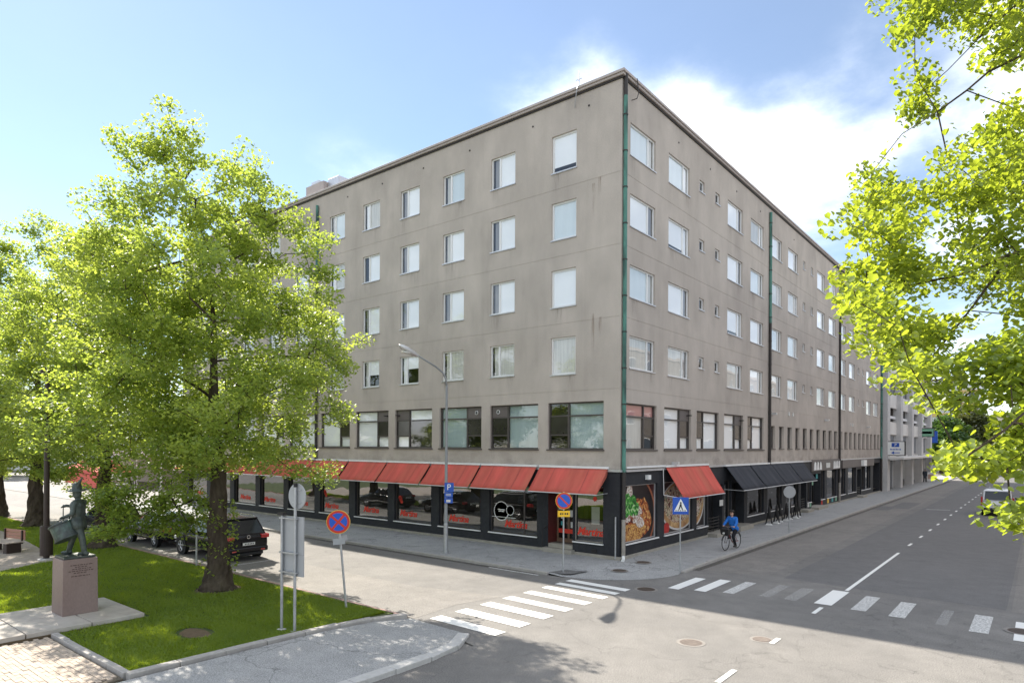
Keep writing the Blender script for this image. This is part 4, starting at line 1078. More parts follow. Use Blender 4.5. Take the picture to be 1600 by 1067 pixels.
# white sign lettering of the far shops: cut-out figures over the door
def figure_row(y0, y1, n, z0, z1, seed):
    q = random.Random(seed); step = (y1 - y0) / n
    for i in range(n):
        a = y0 + i * step; m = MB()
        pts = [(0, 0), (step * .8, 0), (step * q.uniform(.6, .8), .3), (step * q.uniform(.5, .7), .55), (step * .35, .62), (step * q.uniform(.1, .25), .4)]
        m.add([(x, -.03, z) for x, z in pts] + [(x, -.002, z) for x, z in pts], [tuple(range(6)), tuple(range(11, 5, -1))] + [(i_, (i_ + 1) % 6, 6 + (i_ + 1) % 6, 6 + i_) for i_ in range(6)])
        on_r(m.build('sign_figure', 'white_print', BL), a, z0, -.115)
on_r(MB().box(0, 9.0, -.1, 0, 0, .85).build('sign_board', 'brown_panel', BL), 28.6, 2.98, -.014)
on_r(MB().box(0, 13.6, -.1, 0, 0, .7).build('sign_board', 'brown_panel', BL), 38.2, 3.0, -.014)
figure_row(29.0, 31.4, 3, 3.05, 3.6, 2); figure_row(34.9, 37.3, 4, 3.05, 3.6, 3)
on_r(MB().box(0, 1.2, -.02, 0, 0, .4).build('sign_plate', 'white_dull', BL), 32.6, 3.15, -.117)
on_r(MB().box(0, 1.3, -.25, 0, 0, .55).build('light_box_sign', 'white_print', BL), 45.6, 3.05, -.117)
wcol = ['red_print', 'yellow_sign', 'teal', 'white_dull', 'green_sign', 'black_print']
for i, (y, z, w, h) in enumerate([(28.9, 2.4, .5, .4), (29.1, 1.0, .25, 1.0), (30.6, 2.35, .5, .35), (29.5, 1.9, .3, .3), (32.6, 2.3, .35, .6), (32.7, 1.4, .28, .7), (32.75, .8, .3, .5), (27.7, .35, .45, .3), (28.3, .32, .35, .36), (31.6, .3, .3, .36), (33.4, .28, .5, .4), (34.8, .3, .5, .34), (36.1, .3, .4, .34), (35.8, 2.2, .5, .5)]):
    on_r(MB().box(0, w, -.012, 0, 0, h).build('window_sticker', wcol[(i * 7 + i // 3) % 6], BL), y, z, -.018 if z < .5 else .145)

# ------------------------------------------------------------------ trees
def leaf_mesh(name, cen, nrm_tilt, size, m, seed, shape='diamond', jitter=.25, tint=None):
    """every leaf a small folded blade; cen is an (n,3) array of leaf positions"""
    g = np.random.default_rng(seed); n = len(cen)
    az = g.random(n) * 2 * np.pi; tilt = g.normal(0, nrm_tilt, n)
    ax = np.c_[np.cos(az), np.sin(az), -0.35 - 0.5 * g.random(n)]; ax /= np.linalg.norm(ax, axis=1)[:, None]
    sd = np.c_[-np.sin(az), np.cos(az), np.sin(tilt) * 1.0]; sd /= np.linalg.norm(sd, axis=1)[:, None]
    nn = np.cross(ax, sd)
    s = size * (1 + jitter * g.normal(0, 1, n)).clip(.5, 1.6)
    if shape == 'diamond': prof = [(-.5, 0, 0), (-.05, .42, .10), (.55, 0, 0), (-.05, -.42, .10)]; faces = [(0, 1, 2), (0, 2, 3)]
    else: prof = [(-.42, 0, 0), (-.40, .30, .09), (.02, .47, .13), (.36, .26, .06), (.58, 0, -.05), (.36, -.26, .06), (.02, -.47, .13), (-.40, -.30, .09)]; faces = [(0, 1, 2), (0, 2, 3), (0, 3, 4), (0, 4, 5), (0, 5, 6), (0, 6, 7)]
    k = len(prof)
    V = np.zeros((n, k, 3))
    for i, (a, b, c) in enumerate(prof): V[:, i] = cen + (ax * a + sd * b + nn * c) * s[:, None]
    F = np.array(faces, dtype=np.int32); nf = len(F)
    idx = (F[None] + (np.arange(n, dtype=np.int32) * k)[:, None, None]).reshape(-1)
    me = bpy.data.meshes.new(name)
    me.vertices.add(n * k); me.vertices.foreach_set('co', V.reshape(-1))
    me.loops.add(len(idx)); me.loops.foreach_set('vertex_index', idx.astype(np.int32))
    me.polygons.add(n * nf); me.polygons.foreach_set('loop_start', np.arange(0, n * nf * 3, 3, dtype=np.int32)); me.polygons.foreach_set('loop_total', np.full(n * nf, 3, dtype=np.int32))
    at = me.attributes.new('leaf_random', 'FLOAT', 'POINT'); rv = g.random(n) if tint is None else np.clip(.6 * tint + .5 * g.random(n) - .05, 0, 1); at.data.foreach_set('value', np.repeat(rv, k).astype(np.float32))
    me.update(); me.validate(); me.materials.append(MT[m])
    return me

def grow(nodes, parent_of, targets, seed, bend=.12, up_bias=.25):
    """join each target to the nearest node already grown, through a bent middle point"""
    q = random.Random(seed)
    P = [np.array(x, float) for x in nodes]; par = list(parent_of); tips = []
    order = sorted(targets, key=lambda t: min(np.linalg.norm(np.array(t) - p_) for p_ in P))
    arr = np.array(P)
    for t in order:
        t = np.array(t, float)
        d = np.linalg.norm(arr - t, axis=1) + up_bias * np.maximum(0, arr[:, 2] - t[2])
        j = int(np.argmin(d)); a = arr[j]; L_ = np.linalg.norm(t - a)
        nseg = max(1, int(L_ / .7)); last = j
        off = np.array([q.gauss(0, 1), q.gauss(0, 1), q.gauss(0, .6) + .5]) * bend * L_
        for s in range(1, nseg + 1):
            f_ = s / nseg; pt = a + (t - a) * f_ + off * math.sin(math.pi * f_)
            arr = np.vstack([arr, pt]); par.append(last); last = len(arr) - 1
        tips.append(last)
    return arr, par, tips
def branch_mesh(arr, par, trunk_n, trunk_r, tip_r=.008, seed=0, expo=2.3, nside=6):
    n = len(arr); kids = [[] for _ in range(n)]
    for i in range(n):
        if par[i] >= 0: kids[par[i]].append(i)
    acc_ = np.zeros(n)
    for i in range(n - 1, -1, -1):
        if not kids[i]: acc_[i] = tip_r ** expo
        else: acc_[i] = sum(acc_[k] for k in kids[i])
    rad = acc_ ** (1 / expo)
    rad = np.minimum(rad, trunk_r * .62)
    for i in range(trunk_n): rad[i] = max(rad[i], trunk_r * (1 - .75 * i / max(1, trunk_n - 1)))
    mb = MB(); done = set()
    for i in range(n):
        if i < trunk_n: continue
        if par[i] >= 0 and (len(kids[par[i]]) == 1 and par[i] >= trunk_n): continue
        chain = [par[i], i]
        while len(kids[chain[-1]]) == 1: chain.append(kids[chain[-1]][0])
        rr_ = [min(rad[c], rad[i] * 1.15) for c in chain]
        mb.tube([arr[c] for c in chain], rr_, nside if rr_[0] > .03 else 4, caps=False)
        # continue from forks is handled by their own chains
    return mb, rad
def trunk_tube(mb, pts, rad, seed, n=20, lump=.17):
    q = random.Random(seed); pts = [Vector(p_) for p_ in pts]
    o = len(mb.v); m = len(pts)
    for i, p_ in enumerate(pts):
        for k in range(n):
            t = 2 * math.pi * k / n
            rr_ = rad[i] * (1 + lump * (.6 * math.sin(3 * t + i * .7) + .5 * math.sin(5 * t - i * 1.3) + q.uniform(-.5, .5)))
            mb.v.append((p_.x + rr_ * math.cos(t), p_.y + rr_ * math.sin(t), p_.z))
    for i in range(m - 1):
        for k in range(n): mb.f.append((o + i * n + k, o + i * n + (k + 1) % n, o + (i + 1) * n + (k + 1) % n, o + (i + 1) * n + k))
def tree(label, base, profile, trunk_r, n_tips, leaves_per, leaf, seed, m='linden_leaf', name='linden_tree', group=None, spread=.42, lean=(0, 0), shell=.55, cat='tree', shape='diamond', sprouts=0, trunk_top=None, flare=1.7, extra=(), boughs=0, bough_r=.85):
    q = random.Random(seed); g = np.random.default_rng(seed)
    t = thing(name, label, cat, base, 0, group)
    zs = [p_[0] for p_ in profile]; rs_ = [p_[1] for p_ in profile]
    zb, zt = zs[0], zs[-1]
    # crown lobes push the outline in and out
    lob = [(q.uniform(0, 6.28), q.uniform(zb, zt), q.uniform(.10, .24) * (1 if q.random() < .5 else -1)) for _ in range(16)]
    def rad_at(z, a):
        r_ = np.interp(z, zs, rs_)
        for (la, lz, am) in lob:
            da = math.atan2(math.sin(a - la), math.cos(a - la)); r_ *= 1 + am * math.exp(-(da / .55) ** 2 - ((z - lz) / (.14 * (zt - zb))) ** 2)
        return r_
    tips = []
    wz = np.array(rs_) ** 1.6 + .4; cdfz = np.linspace(zb, zt, 60); cw = np.interp(cdfz, zs, wz)
    cw = cw / cw.sum()
    while len(tips) < n_tips:
        z = q.choices(cdfz.tolist(), cw.tolist())[0] + q.uniform(-.12, .12); a = q.uniform(0, 2 * math.pi)
        r_ = rad_at(z, a) * (shell + (1 - shell) * q.random() if q.random() < .72 else math.sqrt(q.random()) * shell)
        f_ = (z - zb) / (zt - zb)
        tips.append((r_ * math.cos(a) + lean[0] * f_, r_ * math.sin(a) + lean[1] * f_, z))
    if boughs:                                # leaf masses: twigs gather round the ends of boughs, with gaps between
        cen = tips[:boughs]; tips = list(cen)
        while len(tips) < n_tips:
            c = q.choice(cen); d = Vector((q.gauss(0, 1), q.gauss(0, 1), q.gauss(0, .62)))
            if d.length > 1.7: continue
            d *= bough_r * (.75 + .5 * q.random()) * .62; tips.append((c[0] + d.x, c[1] + d.y, max(zb * .8, c[2] + d.z)))
    tips += list(extra)
    tt = trunk_top or zt * .86; nt = 9
    nodes = [(lean[0] * .6 * (i / nt) + q.uniform(-.1, .1) * (i > 1), lean[1] * .6 * (i / nt) + q.uniform(-.1, .1) * (i > 1), .02 + tt * i / nt) for i in range(nt + 1)]
    par = [-1] + list(range(nt))
    # scaffold limbs first
    limbs = []
    for k in range(13):
        a = k * 2.4 + q.uniform(-.3, .3); z = zb + (zt - zb) * (.22 + .66 * k / 13); r_ = rad_at(z, a) * .55
        limbs.append((r_ * math.cos(a), r_ * math.sin(a), z))
    keep = [i for i, p_ in enumerate(nodes) if p_[2] > zb * .75]
    arr, par, _ = grow(nodes, par, limbs, seed + 1, .10, .55)
    # twigs may not spring from the bare lower trunk
    low = [i for i in range(len(arr)) if arr[i][2] < zb * .8]
    arr2 = arr.copy(); arr2[low] += np.array([0, 0, -60.0])
    arr3, par, tipi = grow(arr2, par, tips, seed + 2, .13, .3)
    arr3[low] = arr[low]
    mb, rad = branch_mesh(arr3, par, nt + 1, trunk_r, seed=seed)
    tp = []; tr_ = []
    for i in range(34):
        f_ = (i / 33) ** 1.5; z = .0 + tt * f_; x = np.interp(z, [p_[2] for p_ in nodes], [p_[0] for p_ in nodes]); y_ = np.interp(z, [p_[2] for p_ in nodes], [p_[1] for p_ in nodes])
        tp.append((x, y_, z)); tr_.append(trunk_r * max(.06, (1 - f_) ** .8 * (1 - .35 * f_)) * (1 + (flare - 1) * math.exp(-z / .45)))
    trunk_tube(mb, tp, tr_, seed, 16)
    mb.build('trunk', 'bark', t)
    cl = arr3[tipi]
    pts = []; tints = []
    for c in cl:
        k = int(leaves_per * q.uniform(.45, 1.55)); tints += [q.random()] * k
        # leaves hang on short shoots round each twig end
        d = g.normal(0, 1, (k, 3)); d *= np.minimum(1, 1.7 / np.maximum(1e-6, np.linalg.norm(d, axis=1)))[:, None]; pts.append(c + d * np.array([spread, spread, spread * .62]))
    # and along the outer twigs
    pts = np.vstack(pts)
    if sprouts:
        a = g.random(sprouts) * 2 * np.pi; z = g.random(sprouts) ** .7 * 2.4 + .5; rr_ = trunk_r * 1.15 + g.random(sprouts) * .22
        cl_ = .5 + .5 * np.sin(z * 7 + a * 2); ok = g.random(sprouts) < cl_
        pts = np.vstack([pts, np.c_[rr_ * np.cos(a), rr_ * np.sin(a), z][ok]])
    tints = np.array(tints + [.5] * (len(pts) - len(tints)))
    me = leaf_mesh('crown', pts, .5, leaf, m, seed + 7, shape, .25, tints)
    o = bpy.data.objects.new('crown', me); COL.objects.link(o); o.parent = t; o['kind'] = 'stuff'
    return t
PROF = [(3.2, 1.6), (4.0, 3.6), (5.0, 4.5), (6.4, 4.6), (8.8, 4.2), (11, 3.6), (12.8, 2.7), (14.0, 1.7), (14.8, .8), (15.1, .3)]
dq = random.Random(6)
DROOP = []
for _ in range(62):                       # low boughs hanging towards the parked cars and the camera
    f_ = dq.uniform(1.0, 4.0); s_ = dq.uniform(-1.0, 1.6)
    DROOP.append((-.80 * f_ + .3 * s_, -.52 * f_ + .8 * s_ - .3, 1.75 + dq.uniform(0, 1.5) * (.5 + f_ / 6)))
tree('large linden tree in the lawn beside the black SUV', (-7.07, -13.29, .08), PROF, .34, 1150, 96, .105, 21, sprouts=900, flare=1.65, spread=.25, lean=(-.5, -.4), extra=DROOP, boughs=230, bough_r=1.0, trunk_top=11.0)
tree('linden tree directly behind the drummer statue, right of the black park lamp', (-19.4, -12.35, .08), [(2.9, 2.2), (3.7, 3.9), (5, 4.4), (8, 4.4), (11, 3.8), (13.2, 2.7), (14.8, .8)], .36, 640, 100, .125, 22, sprouts=300, spread=.29, boughs=170, bough_r=1.0, trunk_top=11)
tree('linden tree just left of the black park lamp', (-30.6, -11.9, .08), [(3, 2.4), (4, 4.8), (6, 5.4), (9, 5.2), (12.6, 4.2), (15, 2.9), (17.3, .8)], .42, 640, 105, .14, 23, spread=.32, boughs=180, bough_r=1.1, trunk_top=12)
tree('linden tree at the far left edge of the lawn', (-38.6, -11.8, .08), [(2.8, 2.4), (4, 4.8), (6, 5.2), (9, 4.8), (12, 3.8), (14.5, 2.5), (16, .8)], .42, 560, 100, .15, 24, spread=.32, boughs=170, bough_r=1.1, trunk_top=11)

# foreground linden: trunk out of frame to the right, boughs reaching in over the street
FGP = np.array([1220,-1336,1098,1204,-1347,1106,1317,-1225,1091,1234,-1391,1048,1205,-1248,969,1205,-1294,1083,1339,-1191,1129,1303,-1319,992,1254,-1183,1169,1337,-1263,998,1267,-1251,1058,1258,-1326,1075,1328,-1329,1066,1291,-1246,1079,1253,-1170,1119,1218,-1382,1013,1294,-1285,1058,1314,-1222,1073,1344,-1313,1057,1213,-1291,984,1226,-1382,1026,1256,-1237,1149,1229,-1317,1086,1184,-1234,1106,1322,-1277,1033,1261,-1380,1036,1177,-1306,1119,1201,-1329,1123,1316,-1121,1103,1264,-1296,1072,1211,-1242,978,1271,-1328,1095,1225,-1370,1057,1338,-1320,1048,1361,-1105,1095,1317,-1328,985,1202,-1234,988,1348,-1172,1082,1326,-1190,1040,1298,-1150,1128,1354,-1094,1178,1302,-1322,1078,1290,-1198,1041,1348,-1323,1028,1347,-1122,1180,1215,-1355,975,1347,-1259,855,1315,-1259,847,1338,-1355,864,1343,-1337,821,1318,-1222,945,1326,-1269,838,1309,-1231,859,1342,-1200,939,1315,-1272,934,1348,-1348,834,1301,-1294,894,1334,-1346,874,1297,-1322,834,1326,-1250,880,1302,-1297,830,1348,-1182,965,1321,-1358,700,1182,-1496,648,1299,-1491,800,1193,-1547,628,1346,-1295,783,1238,-1537,673,1246,-1503,594,1294,-1425,770,1358,-1212,655,1179,-1456,711,1160,-1413,703,1307,-1244,725,1216,-1455,605,1305,-1439,768,1197,-1280,733,1346,-1351,759,1328,-1362,793,1262,-1350,687,1221,-1380,607,1351,-1376,694,1345,-1433,636,1176,-1313,840,1171,-1403,660,1218,-1533,703,1200,-1372,629,1302,-1209,721,1341,-1304,676,1299,-1340,674,1246,-1289,878,1192,-1385,785,1337,-1362,778,1358,-1420,803,1336,-1413,628,1262,-1316,762,1160,-1310,664,1355,-1200,805,1333,-1456,683,1195,-1313,719,1278,-1259,846,1285,-1241,833,1277,-1267,817,1342,-1258,704,1269,-1225,767,1303,-1339,742,1284,-1465,781,1348,-1440,655,1364,-1301,641,1293,-1517,668,1308,-1357,874,1155,-1348,814,1206,-1399,779,1365,-1187,683,1198,-1346,698,1307,-1456,728,1353,-1231,830,1223,-1309,722,1226,-1495,684,1184,-1317,841,1195,-1574,636,1363,-1436,793,1200,-1279,791,1163,-1357,848,1203,-1383,729,1347,-1207,905,1208,-1583,643,1319,-1436,801,1213,-1392,597,1158,-1324,869,1359,-1155,713,1297,-1248,709,1172,-1445,747,1258,-1312,801,1335,-1477,635,1211,-1526,693,1286,-1411,771,1162,-1313,827,1175,-1383,651,1354,-1460,702,1217,-1458,665,1176,-1468,770,1237,-1524,722,1313,-1470,728,1193,-1316,749,1258,-1353,845,1274,-1305,724,1327,-1482,794,1187,-1468,794,1228,-1521,675,1219,-1407,687,1199,-1426,789,1256,-1275,810,1206,-1555,714,1341,-1166,744,1170,-1430,679,1338,-1183,915,1320,-1326,709,1259,-1483,615,1243,-1341,821,1229,-1573,718,1254,-1283,648,1183,-1586,720,1247,-1469,605,1324,-1202,871,1212,-1452,726,1155,-1420,706,1284,-1353,738,1299,-1378,860,1316,-1395,775,1222,-1542,683,1278,-1227,919,1176,-1442,659,1243,-1447,782,1314,-1333,733,1214,-1532,677,1251,-1382,695,1281,-1470,694,1360,-1235,697,1358,-1363,738,1220,-1485,772,1256,-1434,786,1341,-1571,533,1307,-1633,560,1269,-1641,540,1226,-1768,608,1311,-1387,586,1237,-1541,606,1321,-1535,567,1257,-1501,551,1335,-1542,547,1278,-1431,574,1254,-1736,578,1343,-1459,565,1226,-1616,620,1247,-1481,603,1319,-1456,592,1311,-1488,574,1362,-1405,547,1361,-1422,523,1235,-1519,586,1321,-1611,547,1332,-1500,533,1318,-1623,550,1243,-1571,570,1259,-1705,547,1232,-1640,574,1336,-1416,555,1219,-1721,608,1265,-1569,527,1290,-1626,521,1352,-1617,527,1358,-1537,548,1279,-1530,560,1336,-1621,533,1332,-1597,559,1267,-1685,553,1277,-1618,521,1360,-1608,509,1212,-1616,596,1334,-1577,578,1350,-1427,559,1331,-1601,571,1351,-1512,577,1247,-1560,575,1244,-1627,556,1203,-1573,588,1239,-1619,606,1328,-1647,531,1242,-1571,599,1318,-1397,559,1212,-1466,555,1329,-1508,539,1351,-1386,542,1341,-1564,492,1340,-1661,478,1301,-1727,468,1362,-1513,491,1354,-1613,471,1364,-1521,501,1332,-1651,488,1312,-1648,463,1330,-1547,460,1347,-1574,489,1318,-1578,470,1340,-1542,483,1338,-1514,464,1368,-1601,479,1343,-1593,472,1331,-1671,497,1339,-1635,499,1294,-1657,472,1335,-1624,468,1325,-1629,464,1299,-1665,461,1361,-1587,501,1310,-1572,461,1342,-1523,466,1327,-1700,464,1332,-1559,494,1295,-1567,458,1293,-1692,472,1350,-1673,494,1288,-1589,452,1287,-1578,466,1304,-1676,459,1343,-1683,475,1366,-1493,473,1354,-1646,406,1381,-1607,416,1370,-1627,428,1350,-1662,408,1342,-1669,424,1370,-1645,425,1349,-1660,417,1372,-1624,429,1339,-1649,408,1363,-1701,430,1322,-1671,414,1331,-1728,425], float).reshape(-1, 3) / 100
def fore_tree():
    bx, by = 16.6, -13.6
    t = thing('linden_tree', 'sunlit linden boughs reaching in from the right over the street', 'tree', (bx, by, 0))
    B = np.array([bx, by, 0.0]); q = random.Random(77); g = np.random.default_rng(77)
    nodes = [(0, 0, 0), (.05, 0, 1.5), (0, .05, 3.0), (-.05, 0, 4.3), (0, .1, 5.6), (.1, .1, 7.2), (.1, 0, 9.0), (.2, .1, 11), (.2, .2, 12.6)]
    par = [-1] + list(range(8))
    def limb(start, pts):
        last = start
        for p_ in pts: nodes.append(tuple(np.array(p_) - B)); par.append(last); last = len(nodes) - 1
    limb(6, [(15.2, -12.2, 10.7), (13.96, -11.82, 11.44), (13.28, -12.37, 10.95), (12.8, -12.76, 10.38), (12.44, -12.79, 10.05), (12.15, -12.9, 9.79)])
    limb(6, [(15.2, -12.6, 9.9), (14.07, -12.24, 10.05), (13.29, -12.88, 9.92), (12.93, -13.17, 9.69), (12.69, -13.11, 9.55), (12.36, -13.11, 9.37), (11.95, -13.2, 9.15)])
    limb(5, [(15.4, -13.6, 8.0), (14.18, -13.57, 7.69), (13.55, -13.95, 7.21), (13.08, -14.07, 6.85), (12.82, -14.29, 6.39), (12.49, -15.07, 5.72)])
    limb(5, [(15.2, -13.4, 7.9), (13.9, -13.67, 7.51), (13.32, -13.76, 7.15), (12.69, -13.88, 6.92), (12.03, -14.15, 6.8), (11.66, -14.32, 6.66)])
    limb(4, [(15.6, -14.6, 6.0), (14.5, -15.8, 5.75), (14.04, -16.25, 5.51), (13.54, -16.79, 5.23), (13.27, -17.27, 4.9)])
    tg = [p_ - B for p_ in FGP]
    far = []
    for _ in range(170):                     # the rest of the crown, out of frame
        a = q.uniform(0, 6.28); z = q.uniform(4.6, 14.0); r_ = 4.6 * math.sqrt(q.uniform(.15, 1)) * math.sqrt(max(.1, 1 - ((z - 8.6) / 6) ** 2))
        p_ = np.array([r_ * math.cos(a), r_ * math.sin(a), z])
        if p_[0] + bx > 14.2 or (p_[1] + by) > -9.5 and p_[0] + bx > 13.9: far.append(p_)
    arr = np.array(nodes, float)
    low = [i for i in range(4)]
    a2 = arr.copy(); a2[low] += np.array([0, 0, -60.])
    arr3, par3, tips = grow(a2, par, tg + far, 78, .12, .2)
    arr3[low] = arr[low]
    mb, rad = branch_mesh(arr3, par3, 9, .30, .0045, 79, 2.25)
    trunk_tube(mb, [tuple(nodes[i]) for i in range(9)], [.5, .34, .31, .29, .26, .21, .16, .1, .05], 80)
    mb.build('trunk', 'bark', t)
    pts = []; tints = []
    for i, ti in enumerate(tips):
        c = arr3[ti]; near = np.linalg.norm(c + B - np.array([13.5, -23.8, 4.75]))
        k = int(q.uniform(64, 120)) if near > 7.5 else int(q.uniform(30, 52)); sp = .13 if near < 7.5 else .185
        d = g.normal(0, 1, (k, 3)); d *= np.minimum(1, 1.6 / np.maximum(1e-6, np.linalg.norm(d, axis=1)))[:, None]
        pts.append(c + d * np.array([sp, sp, sp * .5])); tints += [q.random()] * k
    # leaves strung along every twig near its end
    for ti in tips:
        a = arr3[ti]; b = arr3[par3[ti]]
        for _ in range(16):
            f_ = g.random(); pts.append((a + (b - a) * f_ + g.normal(0, .07, 3))[None])
    pts = np.vstack(pts); tints = np.array(tints + [.5] * (len(pts) - len(tints)))
    me = leaf_mesh('crown', pts, .6, .06, 'linden_leaf_near', 81, 'round', .34, tints)
    o = bpy.data.objects.new('crown', me); COL.objects.link(o); o.parent = t; o['kind'] = 'stuff'
fore_tree()
# far street trees past the crossing
tree('dark green maple at the far end of the street', (-1.2, 122, .05), [(2.4, 2), (3.4, 4.6), (5.5, 5.4), (7.5, 4.6), (9.4, 2.6), (10.6, .6)], .25, 150, 60, .5, 31, 'maple_leaf', 'maple_tree', spread=.8)
tree('taller olive green tree behind the dark maple at the street end', (2.4, 129, .05), [(2.4, 2), (4, 4.8), (7, 5.2), (10, 4.2), (12.4, 2.4), (13.8, .6)], .25, 150, 60, .5, 32, 'olive_leaf', 'street_tree', spread=.8)
tree('distant green tree beyond the red roofed house', (12.0, 190, .05), [(2, 2), (4, 6), (7, 6.4), (10, 4.5), (12, 1)], .3, 90, 60, .7, 33, 'olive_leaf', 'street_tree', spread=1.0)
tree('distant tree left of the market stalls beyond the square', (-100, -18, .05), [(2, 2), (4, 6), (8, 7), (12, 5), (15, 1)], .3, 120, 60, .6, 34, 'linden_leaf', 'street_tree', spread=1.0)
tree('distant tree right of the market stalls beyond the square', (-104, 4, .05), [(2, 2), (4, 6), (7, 6.5), (10, 4.5), (12, 1)], .3, 110, 60, .6, 35, 'linden_leaf', 'street_tree', spread=1.0)

# ------------------------------------------------------------------ neighbouring concrete building
B2 = thing('concrete_building', 'pale concrete frame building with tall piers next to the grey corner building', 'building', (0, 56.4, 0))
def b2(o, y=0, z=0, w=0): o.location = (-w, y, z); o.rotation_euler = (0, 0, R(90)); return o
B2L = 37.4
b2(MB().box(0, B2L, .9, 1.0, 3.9, 20.5).build('rear_wall', 'interior_dark', B2))
b2(MB().box(0, B2L, 1.0, 30, 20.2, 20.6).build('roof', 'concrete_grey', B2))
for u in (0, B2L): b2(MB().box(u, u + .2, .9, 30, 0, 20.15).build('end_wall', 'concrete_light', B2))
cols = [.2, 8.7, 17.3, 26.0, 35.2]
for c in cols: b2(MB().box(0, 1.5, -.55, .3, 0.0, 20.5).build('pier', 'concrete_grey', B2, bevel=.02), c)
for i in range(4):
    u0, u1 = cols[i] + 1.5, cols[i + 1]
    for (z0, z1) in [(6.3, 7.75), (9.35, 10.9), (12.7, 14.3), (16.1, 17.7), (19.4, 20.5)]:
        b2(MB().box(0, u1 - u0, -.1, .2, z0, z1).build('spandrel', 'concrete_light', B2), u0)
    b2(MB().box(0, u1 - u0, .02, .15, 8.15, 8.45).build('loggia_rail', 'white_render', B2), u0)
    for zi, (z0, z1) in enumerate([(3.95, 6.3), (10.9, 12.7), (14.3, 16.1), (17.7, 19.4)]):
        w = u1 - u0; fm = MB(); n = 3
        fm.box(0, w, .12, .2, z0, z0 + .1); fm.box(0, w, .12, .2, z1 - .1, z1)
        for k in range(n + 1): fm.box(k * (w - .08) / n, k * (w - .08) / n + .08, .125, .2, z0 + .1, z1 - .1)
        o = b2(fm.build('window', 'steel_black' if zi else 'concrete_grey', B2), u0)
        for k in range(n):
            a = k * (w - .08) / n + .08; put('pane', MB().quad((a, .16, z0 + .1), (a + (w - .08) / n - .08, .16, z0 + .1), (a + (w - .08) / n - .08, .16, z1 - .1), (a, .16, z1 - .1)).mesh('pane'), 'far_glass', o)
    if i in (0, 3):
        o = b2(MB().box(0, u1 - u0, .3, .5, .1, 3.3).build('shop_window', 'far_glass', B2), u0)
        for k in range(4): put('mullion', MB().box(k * (u1 - u0 - .1) / 3, k * (u1 - u0 - .1) / 3 + .1, .22, .3, .1, 3.3).mesh('mullion'), 'white_frame', o)
    else: b2(MB().box(0, u1 - u0, 2.5, 2.6, 0, 3.6).build('arcade_wall', 'concrete_light', B2), u0)
b2(MB().box(.3, B2L + .5, -2.1, -.56, 3.55, 3.78).build('canopy', 'concrete_light', B2, bevel=.02))
b2(MB().box(-.2, B2L, -.08, .85, 3.36, 3.9).build('lintel', 'concrete_light', B2))
b2(MB().box(0, 3.4, .28, .3, 2.2, 3.0).build('orange_board', 'yellow_sign', B2), 27.6, 0, 1.0)

def board(name, label, cat, loc, rz, w, h, d, m, extra=()):
    """a box sign facing local -Y, its base point at loc"""
    t = thing(name, label, cat, loc, rz)
    MB().box(-w / 2, w / 2, -d / 2, d / 2, 0, h).build('panel', m, t, bevel=.01)
    for (nm, x0, x1, z0, z1, mm) in extra: MB().box(x0, x1, -d / 2 - .008, -d / 2 - .001, z0, z1).build(nm, mm, t)
    return t
ps = board('parking_guide_sign', 'white and blue car park guide sign with left arrow on the concrete building', 'sign', (1.25, 56.9, 3.95), 0, 1.9, 1.55, .2, 'steel_black',
      [('face', -.84, .84, .07, 1.48, 'white_print')])
MB().box(-.36, .36, -.116, -.109, .93, 1.36).build('blue_field', 'blue_sign', ps)
put('letter', text_mesh('P', .42, .1), 'white_print', ps, (0, -.120, 1.13))
for k, x in enumerate((-.48, -.36, -.22, -.1, .04, .16, .3, .42)): MB().box(x, x + .09, -.116, -.109, .60, .60 + (.16 if k in (0, 4) else .12)).build('letter_stroke', 'blue_sign', ps)
awm = MB(); awm.box(-.16, .42, -.116, -.109, .27, .35); awm.add([(-.42, -.112, .31), (-.12, -.112, .14), (-.12, -.112, .48)], [(0, 1, 2)]); awm.build('arrow', 'blue_sign', ps)
MB().tube([(-1.2, .0, .8), (-.95, 0, .8)], .05, 6).build('bracket', 'steel_black', ps)
board('shop_sign', 'pale green sign board projecting from the concrete building piers', 'sign', (.9, 82.6, 6.3), 0, 2.2, 1.25, .2, 'steel_black', [('face', -1.0, 1.0, .12, 1.12, 'green_sign'), ('letters', -.8, .8, .45, .78, 'white_print')])
q_ = board('parking_sign', 'square blue parking sign high on the far end of the concrete building', 'sign', (.1, 95.6, 5.6), 0, 1.8, 1.8, .15, 'blue_sign')
put('letter', text_mesh('P', 1.4), 'white_print', q_, (0, -.09, .9))
MB().tube([(-.3, 1.7 - 3.3, .9), (-.3, -.08, .9)], .06, 6).build('bracket', 'steel_black', q_)
board('bar_sign', 'small black sign with orange lettering hanging under the far canopy end', 'sign', (1.7, 93.2, 2.2), 0, 1.9, 1.25, .2, 'steel_black', [('letters', -.6, .6, .45, .75, 'orange_lit')])
sb = thing('sandwich_board', 'pink and white sandwich board on the far pavement', 'sign', (1.2, 86.5, PZ))
MB().add([(-.45, -.35, 0), (.45, -.35, 0), (.45, -.02, 1.25), (-.45, -.02, 1.25), (-.45, -.31, 0), (.45, -.31, 0), (.45, 0.0, 1.25), (-.45, 0.0, 1.25)], [(0, 1, 2, 3), (7, 6, 5, 4), (0, 4, 5, 1), (3, 2, 6, 7), (0, 3, 7, 4), (1, 5, 6, 2)]).build('front_panel', 'white_print', sb)
MB().add([(-.45, .35, 0), (.45, .35, 0), (.45, .04, 1.25), (-.45, .04, 1.25), (-.45, .31, 0), (.45, .31, 0), (.45, .01, 1.25), (-.45, .01, 1.25)], [(0, 1, 2, 3), (7, 6, 5, 4), (0, 4, 5, 1), (3, 2, 6, 7), (0, 3, 7, 4), (1, 5, 6, 2)]).build('rear_panel', 'white_print', sb)
